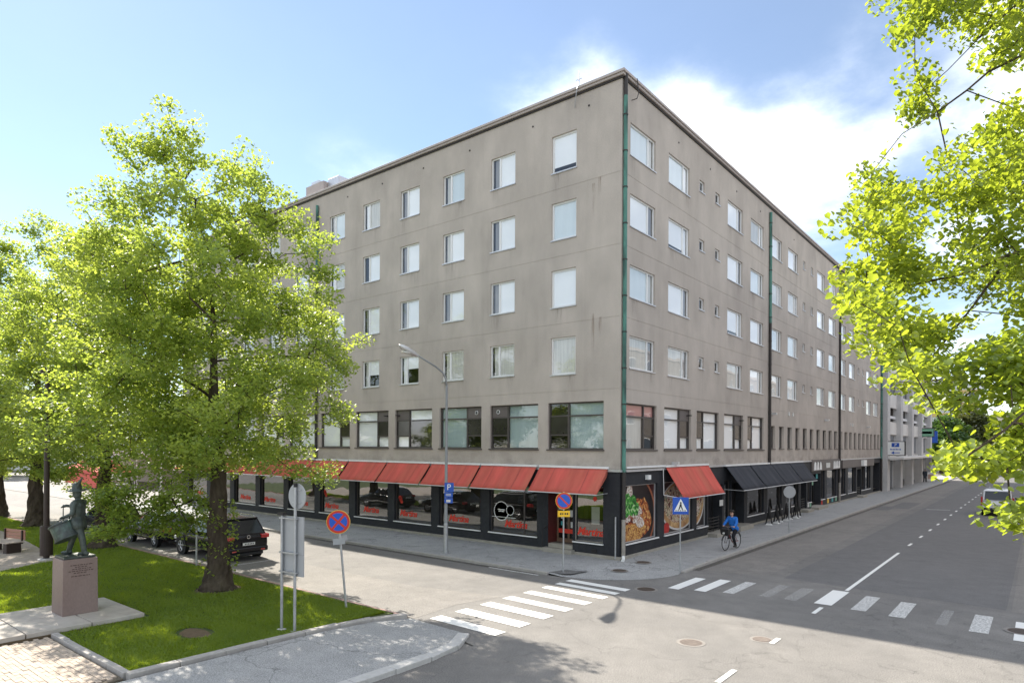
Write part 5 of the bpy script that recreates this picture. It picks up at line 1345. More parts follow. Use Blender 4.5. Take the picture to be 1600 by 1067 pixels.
MB().quad((-.35, -.29, .3), (.35, -.29, .3), (.35, -.12, .95), (-.35, -.12, .95)).build('print', 'pink_render', sb)

# ------------------------------------------------------------------ far houses at the street end
def house(label, x0, x1, y0, y1, h, m, bands=(), cols_=4, rows_=4, z_first=1.6, pitch=2.9, wh=1.5, ww=1.4, roof='fascia', face='S', gable=0):
    t = thing('apartment_house', label, 'building', ((x0 + x1) / 2, (y0 + y1) / 2, 0))
    cx, cy = (x0 + x1) / 2, (y0 + y1) / 2
    hx, hy = (x1 - x0) / 2, (y1 - y0) / 2
    MB().box(-hx, hx, -hy, hy, -.5, h).build('wall', m, t)
    if gable: MB().add([(-hx - .3, -hy - .3, h), (hx + .3, -hy - .3, h), (hx + .3, hy + .3, h), (-hx - .3, hy + .3, h), (-hx - .3, 0, h + gable), (hx + .3, 0, h + gable)], [(0, 1, 5, 4), (2, 3, 4, 5), (1, 2, 5), (3, 0, 4), (3, 2, 1, 0)]).build('roof', roof, t)
    else: MB().box(-hx - .15, hx + .15, -hy - .15, hy + .15, h, h + .35).build('roof', roof, t)
    for z0, z1, bm in bands:
        if z1 < h: MB().box(-hx - .02, hx + .02, -hy - .06, -hy - .002, z0, z1).build('floor_band', bm, t)
    for r_i in range(rows_):
        z = z_first + r_i * pitch
        for c in range(cols_):
            for fc in face:
                L_ = hx if fc in 'SN' else hy
                u = -L_ + 2 * L_ * (c + .5) / cols_
                if fc == 'S': o = MB().box(-ww / 2, ww / 2, -.05, .0, 0, wh).build('window', 'white_frame', t, (u, -hy - .003, z))
                elif fc == 'W': o = MB().box(-ww / 2, ww / 2, -.05, .0, 0, wh).build('window', 'white_frame', t, (-hx - .003, u, z), R(-90))
                else: o = MB().box(-ww / 2, ww / 2, -.05, .0, 0, wh).build('window', 'white_frame', t, (hx + .003, u, z), R(90))
                MB().box(-ww / 2 + .1, ww / 2 - .1, -.06, -.052, .1, wh - .1).build('pane', 'far_glass', o)
    return t
yb = [(z, z + .75, 'yellow_render') for z in (2.3, 5.2, 8.1, 11.0, 13.9, 16.6)]
house('white apartment block with yellow floor bands behind the far maple', -34, -.6, 131, 146, 18.2, 'white_render', yb, 14, 6, .6, 2.9, 1.55, .9)
house('taller white block with dark edge right of the yellow banded block', -1.8, 2.9, 147, 165, 18.8, 'white_render', yb, 2, 6, .8, 2.9, 1.5, 1.2, face='SE')
house('cream apartment house beyond the far trees on the left of the street', 2.4, 7.4, 172, 200, 12.4, 'cream_render', (), 3, 4, 1.5, 2.9, 1.4, 1.0, face='SE')
house('distant pink house with red gable roof at the end of the street', 7.5, 13, 230, 242, 9.5, 'pink_render', (), 4, 3, 1.2, 2.9, 1.4, 1.2, roof='roof_red', gable=3)
house('pale low building far beyond the market square on the left', -150, -128, -60, 60, 11, 'white_render', (), 10, 3, 1.5, 3, 1.5, 1.4, face='E')
house('unseen grey brown apartment house across the side street from the black awnings', 22, 36, 4, 118, 15.5, 'brown_render', (), 26, 5, 1.2, 3.0, 1.5, 1.5, face='W')  # added out of view, its dark render dims the side wall; seen in reflections
# market stalls on the square
for k, (x, y, lab) in enumerate([(-60, 2.5, 'red canopied market stall nearest the corner building'), (-63.5, 3.0, 'red canopied market stall second from the corner building'), (-67, 3.4, 'red canopied market stall third from the corner building'), (-71, 3.8, 'red canopied market stall farthest from the corner building')]):
    t = thing('market_stall', lab, 'market stall', (x, y, .004), 0, 'red market stalls on the square')
    MB().add([(-1.7, -1.6, 1.9), (1.7, -1.6, 1.9), (1.7, 1.6, 1.9), (-1.7, 1.6, 1.9), (0, 0, 3.1)], [(0, 1, 4), (1, 2, 4), (2, 3, 4), (3, 0, 4)]).build('canopy', 'stall_red', t)
    MB().box(-1.6, 1.6, -1.62, -1.6, .35, 1.95).build('front_cloth', 'stall_red', t)
    MB().box(-1.5, 1.5, -1.2, 1.2, .6, .75).build('counter', 'white_render', t)
    for sx in (-1.55, 1.55):
        for sy in (-1.5, 1.5): MB().tube([(sx, sy, 0), (sx, sy, 1.95)], .03, 6).build('post', 'aluminium', t)
pv_ = thing('market_pavilion', 'long white pavilion roof behind the red market stalls', 'pavilion', (-70, 9, 0))
MB().box(-14, 14, -3, 3, 3.3, 4.4).build('roof', 'white_render', pv_)
for k in range(5): MB().tube([(-12 + 6 * k, -2.6, 0), (-12 + 6 * k, -2.6, 3.3)], .1, 8).build('post', 'white_frame', pv_)
MB().box(-13.5, 13.5, 2.4, 2.6, 0, 3.3).build('back_wall', 'cream_render', pv_)

# ------------------------------------------------------------------ vehicles (front towards local +X)
def loft(secs, n_side=None):
    mb = MB(); k = len(secs[0])
    for s in secs: mb.v += [tuple(p_) for p_ in s]
    for i in range(len(secs) - 1):
        for j in range(k): mb.f.append((i * k + j, i * k + (j + 1) % k, (i + 1) * k + (j + 1) % k, (i + 1) * k + j))
    mb.f.append(tuple(range(k - 1, -1, -1))); mb.f.append(tuple((len(secs) - 1) * k + j for j in range(k)))
    return mb
def wheel(parent, x, y, r_, w, m_rim='rim'):
    s = 1 if y > 0 else -1
    t = MB().lathe([(r_ * .62, -w / 2), (r_ * .9, -w / 2), (r_, -w / 2 + .03), (r_, w / 2 - .03), (r_ * .9, w / 2), (r_ * .62, w / 2)], 24, axis='y').build('wheel', 'tyre', parent, (x, y, r_), smooth=False)
    rm = MB().lathe([(r_ * .64, -.02), (r_ * .64, .02), (r_ * .56, .02), (r_ * .56, -.02)], 24, (0, s * w * .48, 0), 'y')
    for k in range(5):
        a = 2 * math.pi * k / 5 + .3; c_, s_ = math.cos(a), math.sin(a)
        rm.tube([(.04 * c_, s * w * .5, .04 * s_), (r_ * .6 * c_, s * w * .48, r_ * .6 * s_)], [.035, .028], 6)
    rm.lathe([(.07, -.02), (.05, .03)], 12, (0, s * w * .5, 0), 'y')
    rm.build('rim', m_rim, t)
    MB().lathe([(r_ * .6, -.01), (r_ * .6, .01)], 20, (0, s * w * .2, 0), 'y').build('brake_disc', 'car_trim', t)
def car(name, label, loc, rz, paint, L_, W, H, body, green, wb, wr_, kind):
    """body: (x, zbottom, ztop, halfwidth) stations rear to front; green: glasshouse corner values"""
    t = thing(name, label, 'car' if kind != 'van' else 'van', loc, rz)
    secs = []
    for x, zb, zt, hw in body:
        zm = (zb + zt) / 2
        secs.append([(x, -hw * .9, zb), (x, -hw * .985, zb + (zt - zb) * .22), (x, -hw, zm), (x, -hw * .985, zb + (zt - zb) * .8), (x, -hw * .93, zt), (x, 0, zt + .03),
                     (x, hw * .93, zt), (x, hw * .985, zb + (zt - zb) * .8), (x, hw, zm), (x, hw * .985, zb + (zt - zb) * .22), (x, hw * .9, zb), (x, 0, zb)])
    b = loft(secs).build('body', paint, t, smooth=True, sub=2)
    # glasshouse
    (xb0, xb1, wb_), (xr0, xr1, wr__), zb, zr = green
    g = MB(); lo = [(xb0, -wb_, zb), (xb1, -wb_, zb), (xb1, wb_, zb), (xb0, wb_, zb)]; hi = [(xr0, -wr__, zr), (xr1, -wr__, zr), (xr1, wr__, zr), (xr0, wr__, zr)]
    g.add(lo + hi, [(3, 2, 1, 0), (4, 5, 6, 7), (0, 1, 5, 4), (1, 2, 6, 5), (2, 3, 7, 6), (3, 0, 4, 7)])
    g.build('cabin', paint, t, bevel=.07)
    MB().prism([(xr0 + .1, -wr__ + .08), (xr1 - .1, -wr__ + .08), (xr1 - .1, wr__ - .08), (xr0 + .1, wr__ - .08)], zr - .01, zr + .035, [(xr0 + .25, -wr__ + .2), (xr1 - .3, -wr__ + .2), (xr1 - .3, wr__ - .2), (xr0 + .25, wr__ - .2)]).build('roof', paint, t, bevel=.02)
    def lerp(a, b_, f_): return tuple(p_ + (q - p_) * f_ for p_, q in zip(a, b_))
    def pane(name, A, B, C, D, u0, u1, v0, v1, out, m='car_glass'):
        P_ = lambda u, v: Vector(lerp(lerp(A, B, u), lerp(D, C, u), v)) + Vector(out) * .006
        MB().quad(P_(u0, v0), P_(u1, v0), P_(u1, v1), P_(u0, v1)).build(name, m, t)
    for s in (-1, 1):
        A, B, C, D = (xb0, s * wb_, zb), (xb1, s * wb_, zb), (xr1, s * wr__, zr), (xr0, s * wr__, zr)
        cuts = [(.09, .30), (.33, .58), (.61, .93)] if kind != 'van' else [(.06, .36), (.40, .66), (.70, .95)]
        for u0, u1 in cuts: pane('side_window', A, B, C, D, u0, u1, .10, .86, (0, s, .3))
    pane('rear_window', (xb0, -wb_, zb), (xb0, wb_, zb), (xr0, wr__, zr), (xr0, -wr__, zr), .07, .93, .10, .88, (-1, 0, .3))
    pane('windscreen', (xb1, -wb_, zb), (xb1, wb_, zb), (xr1, wr__, zr), (xr1, -wr__, zr), .06, .94, .06, .92, (1, 0, .6))
    x0, x1 = body[0][0], body[-1][0]; hw = max(q[3] for q in body)
    for x in (-wb / 2 + .02, wb / 2 + .02):
        for s in (-1, 1):
            MB().lathe([(wr_ + .055, -.02), (wr_ + .055, .02)], 22, (x, s * (hw - .015), wr_), 'y').build('arch_shade_disc', 'car_trim', t)  # dark disc painted as the shade inside the wheel opening
            wheel(t, x, s * (hw - .105), wr_, .23)
    zbelt = body[2][2]
    tlz = zbelt - .20 if kind != 'van' else .75
    for s in (-1, 1):
        if kind == 'van': MB().box(x0 - .02, x0 + .1, s * hw * .97 - .07, s * hw * .97 + .04, .75, 1.35).build('tail_light', 'tail_red', t, bevel=.02)
        else: MB().box(x0 - .03, x0 + .22, min(s * hw * .60, s * hw * .965), max(s * hw * .60, s * hw * .965), tlz, tlz + .17).build('tail_light', 'tail_red', t, bevel=.03)
        MB().box(x1 - .25, x1 - .02, min(s * hw * .5, s * hw * .9), max(s * hw * .5, s * hw * .9), .58, .74).build('headlight', 'lamp_glass', t, bevel=.03)
        m = MB(); m.ellipsoid((xb1 - .45, s * (hw + .10), zb + .06), (.08, .11, .075), 8, 6); m.build('mirror', paint if kind != 'van' else 'car_trim', t, smooth=True)
        MB().box(-L_ * .30, L_ * .30, s * hw - .02 if s > 0 else s * hw - .012, s * hw + .012 if s > 0 else s * hw + .02, .40, .44).build('side_trim', 'chrome', t)
        for dx in (-.35, .75): MB().box(dx, dx + .2, s * hw * 1.0 - .02, s * hw * 1.0 + .02, zbelt - .16, zbelt - .13).build('door_handle', 'car_trim' if kind == 'van' else paint, t)
    MB().box(x0 - .055, x0 + .16, -hw * .9, hw * .9, .36, .58).build('rear_bumper', 'car_trim' if kind == 'van' else paint, t, bevel=.05)
    MB().box(x0 - .012, x0 + .15, -hw * .7, hw * .7, .24, .355).build('rear_skirt', 'car_trim', t, bevel=.03)
    MB().box(x1 - .16, x1 + .05, -hw * .85, hw * .85, .3, .5).build('front_bumper', paint, t, bevel=.05)
    MB().box(x1 - .05, x1 + .03, -hw * .4, hw * .4, .56, .70).build('grille', 'car_trim', t)
    p_ = MB().box(x0 - .075, x0 - .06, -.26, .26, .66, .77) if kind != 'van' else MB().box(x0 - .05, x0 - .03, -.26, .26, .72, .83)
    pl = p_.build('number_plate', 'plate', t)
    q = random.Random(L_ * 10)
    for k in range(6): MB().box(x0 - .079 if kind != 'van' else x0 - .054, x0 - .0755 if kind != 'van' else x0 - .0505, -.2 + k * .068, -.16 + k * .068, .685 if kind != 'van' else .745, .745 if kind != 'van' else .805).build('plate_character', 'black_print', pl)
    if kind == 'suv':
        MB().lathe([(.075, 0), (.075, .012), (.055, .012), (.055, 0)], 20, (x0 - .045, 0, zbelt - .10), 'x').build('badge', 'chrome', t)
        for s in (-1, 1): MB().tube([(xr0 + .15, s * (wr__ - .06), zr + .02), (xr0 + .3, s * (wr__ - .06), zr + .07), (xr1 - .35, s * (wr__ - .06), zr + .07), (xr1 - .2, s * (wr__ - .06), zr + .02)], .022, 6).build('roof_rail', 'chrome', t)
        MB().box(xr0 - .10, xr0 + .14, -wr__ * .92, wr__ * .92, zr - .03, zr + .025).build('spoiler', paint, t, bevel=.02)
        MB().tube([(xr0 - .02, .02, zb + .12), (xr0 - .1, -.32, zb + .1)], .012, 5).build('wiper', 'car_trim', t)
        for s in (-1, 1): MB().box(x0 - .065, x0 - .045, s * .62 - .09, s * .62 + .09, .42, .47).build('reflector', 'tail_red', t)
    return t
SUVB = [(-2.36, .42, .98, .86), (-2.30, .34, 1.06, .93), (-1.6, .30, 1.09, .962), (-.4, .28, 1.07, .965), (1.0, .28, 1.05, .962), (1.35, .28, 1.03, .955), (1.9, .30, .96, .93), (2.25, .33, .86, .84), (2.36, .40, .76, .70)]
car('parked_suv', 'black SUV with chrome roof rails parked at the kerb behind the large tree', (-14.0, -9.75, .004), math.pi, 'car_black', 4.75, 1.93, 1.73, SUVB, ((-2.28, 1.15, .88), (-1.86, .35, .70), 1.03, 1.70), 2.85, .37, 'suv')
WAGB = [(-2.3, .42, .86, .78), (-2.24, .32, .94, .86), (-1.5, .26, .97, .895), (0, .24, .95, .90), (1.0, .24, .93, .895), (1.4, .25, .90, .885), (1.9, .27, .82, .85), (2.22, .30, .72, .76), (2.32, .38, .64, .64)]
car('parked_car', 'dark brown estate car parked in front of the black SUV', (-19.6, -9.75, .004), math.pi, 'car_brown', 4.6, 1.80, 1.47, WAGB, ((-2.16, 1.05, .80), (-1.7, .2, .62), .90, 1.45), 2.7, .32, 'wagon')
car('parked_car', 'dark blue car parked farthest left behind the statue tree', (-26.3, -9.7, .004), math.pi, 'car_dark', 4.6, 1.80, 1.47, WAGB, ((-2.16, 1.05, .80), (-1.6, .2, .62), .90, 1.45), 2.7, .32, 'wagon')
VANB = [(-2.2, .42, 1.02, .84), (-2.15, .32, 1.06, .90), (-1.4, .26, 1.08, .92), (0, .25, 1.08, .92), (1.0, .25, 1.06, .92), (1.4, .26, 1.02, .91), (1.9, .28, .94, .87), (2.14, .32, .82, .78), (2.2, .40, .74, .68)]
car('white_van', 'white minivan driving away under the foreground boughs', (11.05, 35.6, .004), math.pi / 2, 'car_white', 4.4, 1.84, 1.85, VANB, ((-2.18, 1.5, .86), (-2.05, .7, .78), 1.05, 1.84), 2.8, .33, 'van')

# ------------------------------------------------------------------ street furniture
lamp = thing('street_lamp', 'tall grey street lamp with curved arm standing on the pavement before the red awnings', 'street lamp', (-6.6, -3.45, PZ))
MB().lathe([(.15, 0), (.15, .03), (.10, .035)], 16).build('base_plate', 'galvanised', lamp)
MB().lathe([(.095, .03), (.095, 1.25), (.075, 1.30)], 14).build('sleeve', 'galvanised', lamp, smooth=False)
MB().lathe([(.072, 1.30), (.05, 7.3)], 14).build('pole', 'grey_paint', lamp)
MB().tube([(0, 0, 7.2), (0, -.06, 7.55), (0, -.25, 7.8), (0, -.7, 8.02), (0, -1.75, 8.38)], [.045, .042, .04, .036, .034], 10).build('arm', 'grey_paint', lamp, smooth=True)
hd_ = MB(); secs = []
for yv, w, z0, z1 in [(-1.62, .05, 8.30, 8.40), (-1.8, .10, 8.30, 8.47), (-2.1, .17, 8.36, 8.60), (-2.4, .18, 8.46, 8.70), (-2.62, .12, 8.56, 8.73), (-2.72, .04, 8.63, 8.70)]:
    secs.append([(-w, yv, z0 + .03), (-w * .6, yv, z0), (w * .6, yv, z0), (w, yv, z0 + .03), (w * .8, yv, z1 - .02), (0, yv, z1), (-w * .8, yv, z1 - .02)])
loft(secs).build('lamp_head', 'aluminium', lamp, smooth=True, sub=1)
MB().ellipsoid((0, -2.28, 8.42), (.13, .30, .06), 12, 8).build('lamp_lens', 'lamp_glass', lamp, smooth=True)
# parking plates on the lamp pole (facing the approaching traffic, which comes along the street)
pk = thing('parking_sign', 'blue parking sign with two small plates strapped to the street lamp pole', 'sign', (-6.6, -3.45, 2.25), R(40))
for z0, h, w in [(.50, .40, .40), (.27, .21, .36), (.02, .22, .36)]:
    MB().box(-.06, w - .06, -.115, -.10, z0, z0 + h).build('plate', 'blue_sign', pk)
put('letter', text_mesh('P', .36), 'white_print', pk, (.13, -.118, .70))
for z in (.34, .40): MB().box(.0, .22, -.12, -.116, z, z + .025).build('letter_stroke', 'white_dull', pk)
MB().box(.02, .2, -.12, -.116, .06, .17).build('symbol', 'white_dull', pk)
MB().tube([(0, -.10, .35), (0, -.06, .35)], .05, 6).build('clamp', 'galvanised', pk)

def disc_y(r_, d0, d1, n=36): return MB().lathe([(r_, d0), (r_, d1)], n, axis='y')
def round_sign(t, z, cross, r_=.32, lean=None):
    """prohibition disc facing local -Y: yellow edge, red ring, blue field, red bars"""
    g_ = disc_y(r_, .0, .02).build('disc', 'sign_back', t, (0, -.06, z))
    MB().lathe([(r_, -.004), (r_, -.001)], 36, axis='y').build('edge', 'yellow_sign', g_)
    MB().lathe([(r_ * .96, -.007), (r_ * .96, -.004)], 36, axis='y').build('red_ring', 'red_sign', g_)
    MB().lathe([(r_ * .76, -.010), (r_ * .76, -.007)], 36, axis='y').build('blue_field', 'blue_disc', g_)
    for a in ((45, -45) if cross else (-45,)):
        c_, s_ = math.cos(R(a)), math.sin(R(a)); L_, w = r_ * .775, r_ * .10
        e = .0105 if a > 0 else .012
        MB().quad(*[(x * c_ - zz * s_, -e, x * s_ + zz * c_) for x, zz in ((-L_, -w), (L_, -w), (L_, w), (-L_, w))]).build('red_bar', 'red_sign', g_)
CAMDIR = lambda x, y: math.atan2(-(-23.77 - y), -(13.5 - x)) - math.pi / 2   # angle turning local -Y to the camera
ns = thing('no_stopping_sign', 'blue and red no stopping sign on a leaning post at the lawn edge', 'sign', (-1.91, -12.19, .08), R(46))
ns.rotation_euler = (0, R(-5.2), R(42))
MB().lathe([(.032, 0), (.032, 2.75)], 10).build('post', 'galvanised', ns)
round_sign(ns, 2.50, True, .335)
MB().box(-.2, .14, -.06, -.045, 1.86, 2.03).build('plate', 'sign_back', ns)
MB().box(-.02, .31, .0, .015, 1.93, 2.08).build('plate', 'sign_back', ns).rotation_euler = (0, 0, R(62))
MB().lathe([(.05, 1.88), (.05, 2.08)], 8).build('clamp', 'galvanised', ns)
npk = thing('no_parking_sign', 'blue and red no parking sign with yellow plate at the pavement corner', 'sign', (-.41, -3.48, .05), R(42))
MB().lathe([(.03, 0), (.03, 3.0)], 10).build('post', 'galvanised', npk)
round_sign(npk, 2.67, False, .315)
MB().box(-.23, .23, -.06, -.045, 2.07, 2.30).build('plate', 'yellow_sign', npk)
for x, w in ((-.14, .05), (-.06, .04), (.03, .05), (.11, .05)): MB().box(x, x + w, -.064, -.061, 2.15, 2.22).build('letter_stroke', 'black_print', npk)
pts_ = [(.75 * math.cos(t) * (1 + .25 * math.sin(3 * t)), .35 * math.sin(t) * (1 + .3 * math.cos(4 * t))) for t in [i * math.pi / 9 for i in range(18)]]
MB().poly([(x + .1, y, .012) for x, y in pts_]).build('asphalt_repair', 'asphalt_new', npk)
cs = thing('crossing_sign', 'blue and white pedestrian crossing sign at the pavement corner', 'sign', (2.9, -.55, .03), R(38))
MB().lathe([(.028, 0), (.028, 2.85)], 10).build('post', 'galvanised', cs)
pn = MB().box(-.30, .30, -.05, -.032, 2.19, 2.83).build('panel', 'blue_sign', cs)
MB().add([(-.25, -.053, 2.30), (.25, -.053, 2.30), (0, -.053, 2.78)], [(0, 1, 2)]).build('white_triangle', 'white_print', pn)
wk = MB(); wk.lathe([(.035, -.058), (.035, -.056)], 10, (.0, 0, 2.62), 'y')
wk.poly([(-.03, -.057, 2.58), (-.05, -.057, 2.48), (.04, -.057, 2.48), (.035, -.057, 2.58)]); wk.poly([(-.05, -.057, 2.48), (-.09, -.057, 2.36), (-.055, -.057, 2.36), (.0, -.057, 2.48)]); wk.poly([(.0, -.057, 2.48), (.05, -.057, 2.36), (.09, -.057, 2.36), (.04, -.057, 2.48)])
wk.build('walking_figure', 'black_print', pn)
for k in range(5): MB().box(-.2 + k * .085, -.15 + k * .085, -.057, -.0545, 2.315, 2.345).build('zebra_stroke', 'black_print', pn)
cs2 = thing('crossing_sign', 'distant blue crossing sign in front of the far trees', 'sign', (3.1, 104, .1), 0)
MB().lathe([(.05, 0), (.05, 5.6)], 8).build('post', 'galvanised', cs2); MB().box(-.5, .5, -.05, -.02, 4.5, 5.6).build('panel', 'blue_sign', cs2)
MB().add([(-.4, -.055, 4.7), (.4, -.055, 4.7), (0, -.055, 5.5)], [(0, 1, 2)]).build('white_triangle', 'white_print', cs2)
rb_ = thing('round_sign', 'grey back of a round sign on the side street pavement before the black awnings', 'sign', (2.74, 13.7, PZ), R(38))
MB().lathe([(.03, 0), (.03, 2.55)], 10).build('post', 'galvanised', rb_)
disc_y(.33, -.055, -.035).build('disc', 'sign_back', rb_, (0, 0, 2.22))
# big information board seen from behind
ib = thing('information_board', 'grey back of a tall information board on two posts in the lawn', 'sign', (-1.13, -14.54, .06), R(10))
for x in (-.23, .23):
    MB().lathe([(.036, 0), (.036, 2.95 if x < 0 else 3.72)], 12).build('post', 'galvanised', ib, (x, 0, 0))
    MB().box(x - .10, x + .10, -.08, .08, -.06, .07).build('footing', 'granite_light', ib, bevel=.01)
pb = MB().box(-.26, .46, .05, .085, 1.42, 2.90).build('panel', 'sign_back', ib)
for z in (1.50, 1.98, 2.84): MB().box(-.30, .30, -.04, .049, z, z + .035).build('rail', 'galvanised', ib)
MB().box(-.27, .50, .035, .05, 1.965, 1.975).build('panel_joint', 'grey_paint', ib)
MB().box(-.34, -.14, -.06, .06, 2.92, 2.99).build('post_cap', 'steel_black', ib)
rs_ = thing('round_sign', 'grey back of a round sign on top of the information board post', 'sign', (-1.13 + .23 * math.cos(R(10)), -14.54 + .23 * math.sin(R(10)), 0), R(6))
disc_y(.32, .05, .07).build('disc', 'sign_back', rs_, (0, 0, 3.47))
for z in (3.30, 3.62): MB().box(-.16, .16, .03, .05, z, z + .03).build('rail', 'galvanised', rs_)
MB().lathe([(.045, 3.70), (.045, 3.80)], 8).build('cap', 'steel_black', rs_)
gp = thing('grey_post', 'thin grey post at the lawn edge left of the big tree trunk', 'post', (-11.63, -11.85, .08))
MB().lathe([(.032, 0), (.032, 2.9)], 10).build('post', 'galvanised', gp); MB().box(-.14, .14, -.05, -.035, 2.5, 2.88).build('plate', 'sign_back', gp)
pl_ = thing('park_lamp', 'dark brown park lamp post with thick sleeve on the gravel path', 'lamp post', (-17.55, -15.05, .095))
MB().lathe([(.30, 0), (.30, .05), (.2, .06)], 18).build('base', 'granite_light', pl_)
MB().lathe([(.11, .05), (.11, .16), (.225, .17), (.225, 1.33), (.20, 1.36), (.12, 1.37)], 20).build('sleeve', 'lamp_brown', pl_)
MB().lathe([(.105, 1.36), (.085, 7.4)], 14).build('pole', 'lamp_brown', pl_)
MB().lathe([(.05, 7.4), (.24, 7.46), (.25, 7.6), (.1, 7.72)], 18).build('lantern', 'lamp_brown', pl_, smooth=True)
bn = thing('park_bench', 'low park bench with red wooden backrest beside the park lamp', 'bench', (-21.3, -15.6, .095), R(12))
for i in range(5): MB().box(-1.0, 1.0, -.34 + .14 * i, -.22 + .14 * i, .42, .47).build('seat_slat', 'bench_wood_grey', bn, bevel=.008)
for i in range(3): o = MB().box(-.62, 1.0, .36, .40, .52 + .14 * i, .645 + .14 * i).build('back_slat', 'bench_wood', bn, bevel=.008)
for x in (-.85, .85): MB().box(x - .22 if x > 0 else x - .05, x + .05 if x > 0 else x + .22, -.28, .28, 0, .415).build('leg', 'lamp_brown', bn, bevel=.01)
for x in (-.5, .85): MB().box(x - .03, x + .03, .30, .358, .35, .92).build('back_support', 'lamp_brown', bn)
# folded black cafe stands on the side street pavement
for k, y in enumerate([16.6, 17.7, 18.7, 19.7, 20.7, 21.7, 22.6]):
    w_ = ['first of the row of black folded stands, nearest the cyclist', 'second black folded stand in the row by the cafe windows', 'third black folded stand in the row by the cafe windows', 'middle black folded stand in the row by the cafe windows', 'fifth black folded stand in the row by the cafe windows', 'last but one black folded stand in the row by the cafe windows', 'last of the row of black folded stands, farthest from the cyclist'][k]
    t = thing('folded_stand', w_, 'folding stand', (.75 + .1 * (k % 2), y, PZ), R(12 * (-1) ** k), 'black stands before the cafe')
    m = MB(); m.tube([(-.18, 0, .05), (.0, 0, .95)], .045, 6); m.tube([(.16, .04, .05), (.03, .0, 1.0)], .04, 6); m.build('frame', 'steel_black', t)
    MB().ellipsoid((.01, 0, .75), (.09, .08, .42), 8, 8).build('folded_cloth', 'steel_black', t)
    MB().prism([(-.2, -.16), (.2, -.16), (.2, .16), (-.2, .16)], 0, .09, [(-.14, -.1), (.14, -.1), (.14, .1), (-.14, .1)]).build('weight', 'white_dull', t, bevel=.01)
# ------------------------------------------------------------------ monument: bronze drummer on a red granite block
mo = thing('monument', 'green bronze drummer statue on a tall red granite pedestal', 'statue', (-6.83, -17.40, .215))
ST = 1.0
ped = MB().prism([(-.42, -.42), (.42, -.42), (.42, .42), (-.42, .42)], 0, 1.47, [(-.405, -.405), (.405, -.405), (.405, .405), (-.405, .405)]).build('pedestal', 'red_granite', mo, bevel=.01)
q = random.Random(8)
for i, (u0, u1) in enumerate([(-.24, .28), (-.13, .16), (-.2, .26), (-.28, .3), (-.16, .14), (-.22, .22)]):
    z = 1.30 - .052 * i - (.03 if i > 4 else 0); u = u0
    while u < u1 - .03:
        w = q.uniform(.03, .09); w = min(w, u1 - u); MB().box(.412 - z * .0102, .4205 - z * .0102 + .002, u, u + w, z, z + .022).build('inscription_word', 'red_granite_cut', ped); u += w + .018
bz = 1.475
MB().box(-.37, .37, -.37, .37, bz, bz + .06).build('bronze_base', 'bronze_base', mo, bevel=.01)
# the figure looks along -X -Y (left in the picture); local f = forward, s = his left
FDIR = Vector((-.80, -.60, 0)); SDIR = Vector((.60, -.80, 0)); Z0 = bz + .06
def fp(f_, s_, z): v = FDIR * f_ + SDIR * s_; return (v.x, v.y, Z0 + z)
def human(parts): 
    mb = MB()
    for a in parts: mb.capsule(*a)
    return mb
def remesh(o, v, it=2):
    r_ = o.modifiers.new('skin', 'REMESH'); r_.mode = 'VOXEL'; r_.voxel_size = v; r_.use_smooth_shade = True
    s = o.modifiers.new('relax', 'SMOOTH'); s.iterations = it; s.factor = .5
P_ = []
def cap(a, b, ra, rb): P_.append((fp(*a), fp(*b), ra * 1.16, rb * 1.16))
# hind leg, fore leg striding
cap((-.30, .06, .06), (-.24, .07, .45), .055, .075); cap((-.24, .07, .45), (-.10, .07, .86), .075, .105)
cap((-.36, .06, .045), (-.16, .06, .035), .05, .04)
cap((.24, -.08, .07), (.12, -.08, .46), .055, .075); cap((.12, -.08, .46), (-.06, -.06, .86), .078, .108)
cap((.20, -.08, .05), (.42, -.09, .035), .052, .038)
# hips, belly, chest, shoulders, neck, head
cap((-.08, -.07, .90), (-.08, .07, .90), .125, .125); cap((-.08, 0, .9), (-.08, 0, 1.12), .135, .125)
cap((-.08, -.03, 1.12), (-.07, -.03, 1.32), .135, .15); cap((-.08, .05, 1.12), (-.07, .05, 1.32), .13, .15)
cap((-.10, -.17, 1.40), (-.10, .17, 1.40), .075, .075); cap((-.08, 0, 1.38), (-.06, 0, 1.55), .065, .058)
cap((-.05, 0, 1.60), (-.04, 0, 1.70), .088, .098); cap((.02, 0, 1.60), (.05, 0, 1.585), .055, .035); cap((.05, 0, 1.655), (.075, 0, 1.635), .018, .014)
# right arm stretched forward with the upright stick, left arm bent over the drum
cap((-.08, -.20, 1.38), (.14, -.25, 1.28), .062, .052); cap((.14, -.25, 1.28), (.40, -.20, 1.30), .05, .036); cap((.40, -.20, 1.30), (.47, -.19, 1.28), .038, .034)
cap((-.10, .20, 1.38), (-.10, .27, 1.12), .064, .054); cap((-.10, .27, 1.12), (.16, .20, 1.03), .05, .036); cap((.16, .20, 1.03), (.23, .18, 1.02), .038, .032)
# jacket skirt
cap((-.10, -.08, .80), (-.08, -.05, 1.0), .13, .12); cap((-.12, .08, .80), (-.08, .05, 1.0), .13, .12)
fig = human(P_).build('figure', 'bronze', mo, smooth=True); remesh(fig, .016, 3)
for hx, hy in ((.47, -.19), (.23, .18)):
    hz = 1.28 if hy < 0 else 1.02; fm_ = MB()
    for k in range(4): fm_.capsule(fp(hx + .01, hy - .03 + .02 * k, hz + .01), fp(hx + .055, hy - .03 + .02 * k, hz - .03), .011, .009, 6)
    fm_.capsule(fp(hx - .01, hy + .04 * (1 if hy < 0 else -1), hz), fp(hx + .04, hy + .02 * (1 if hy < 0 else -1), hz - .035), .012, .009, 6)
    fm_.build('fingers', 'bronze', mo, smooth=True)
hat = MB(); hat.lathe([(.215, 0), (.22, .015), (.12, .03), (.115, .12), (.095, .19), (.06, .215)], 18)
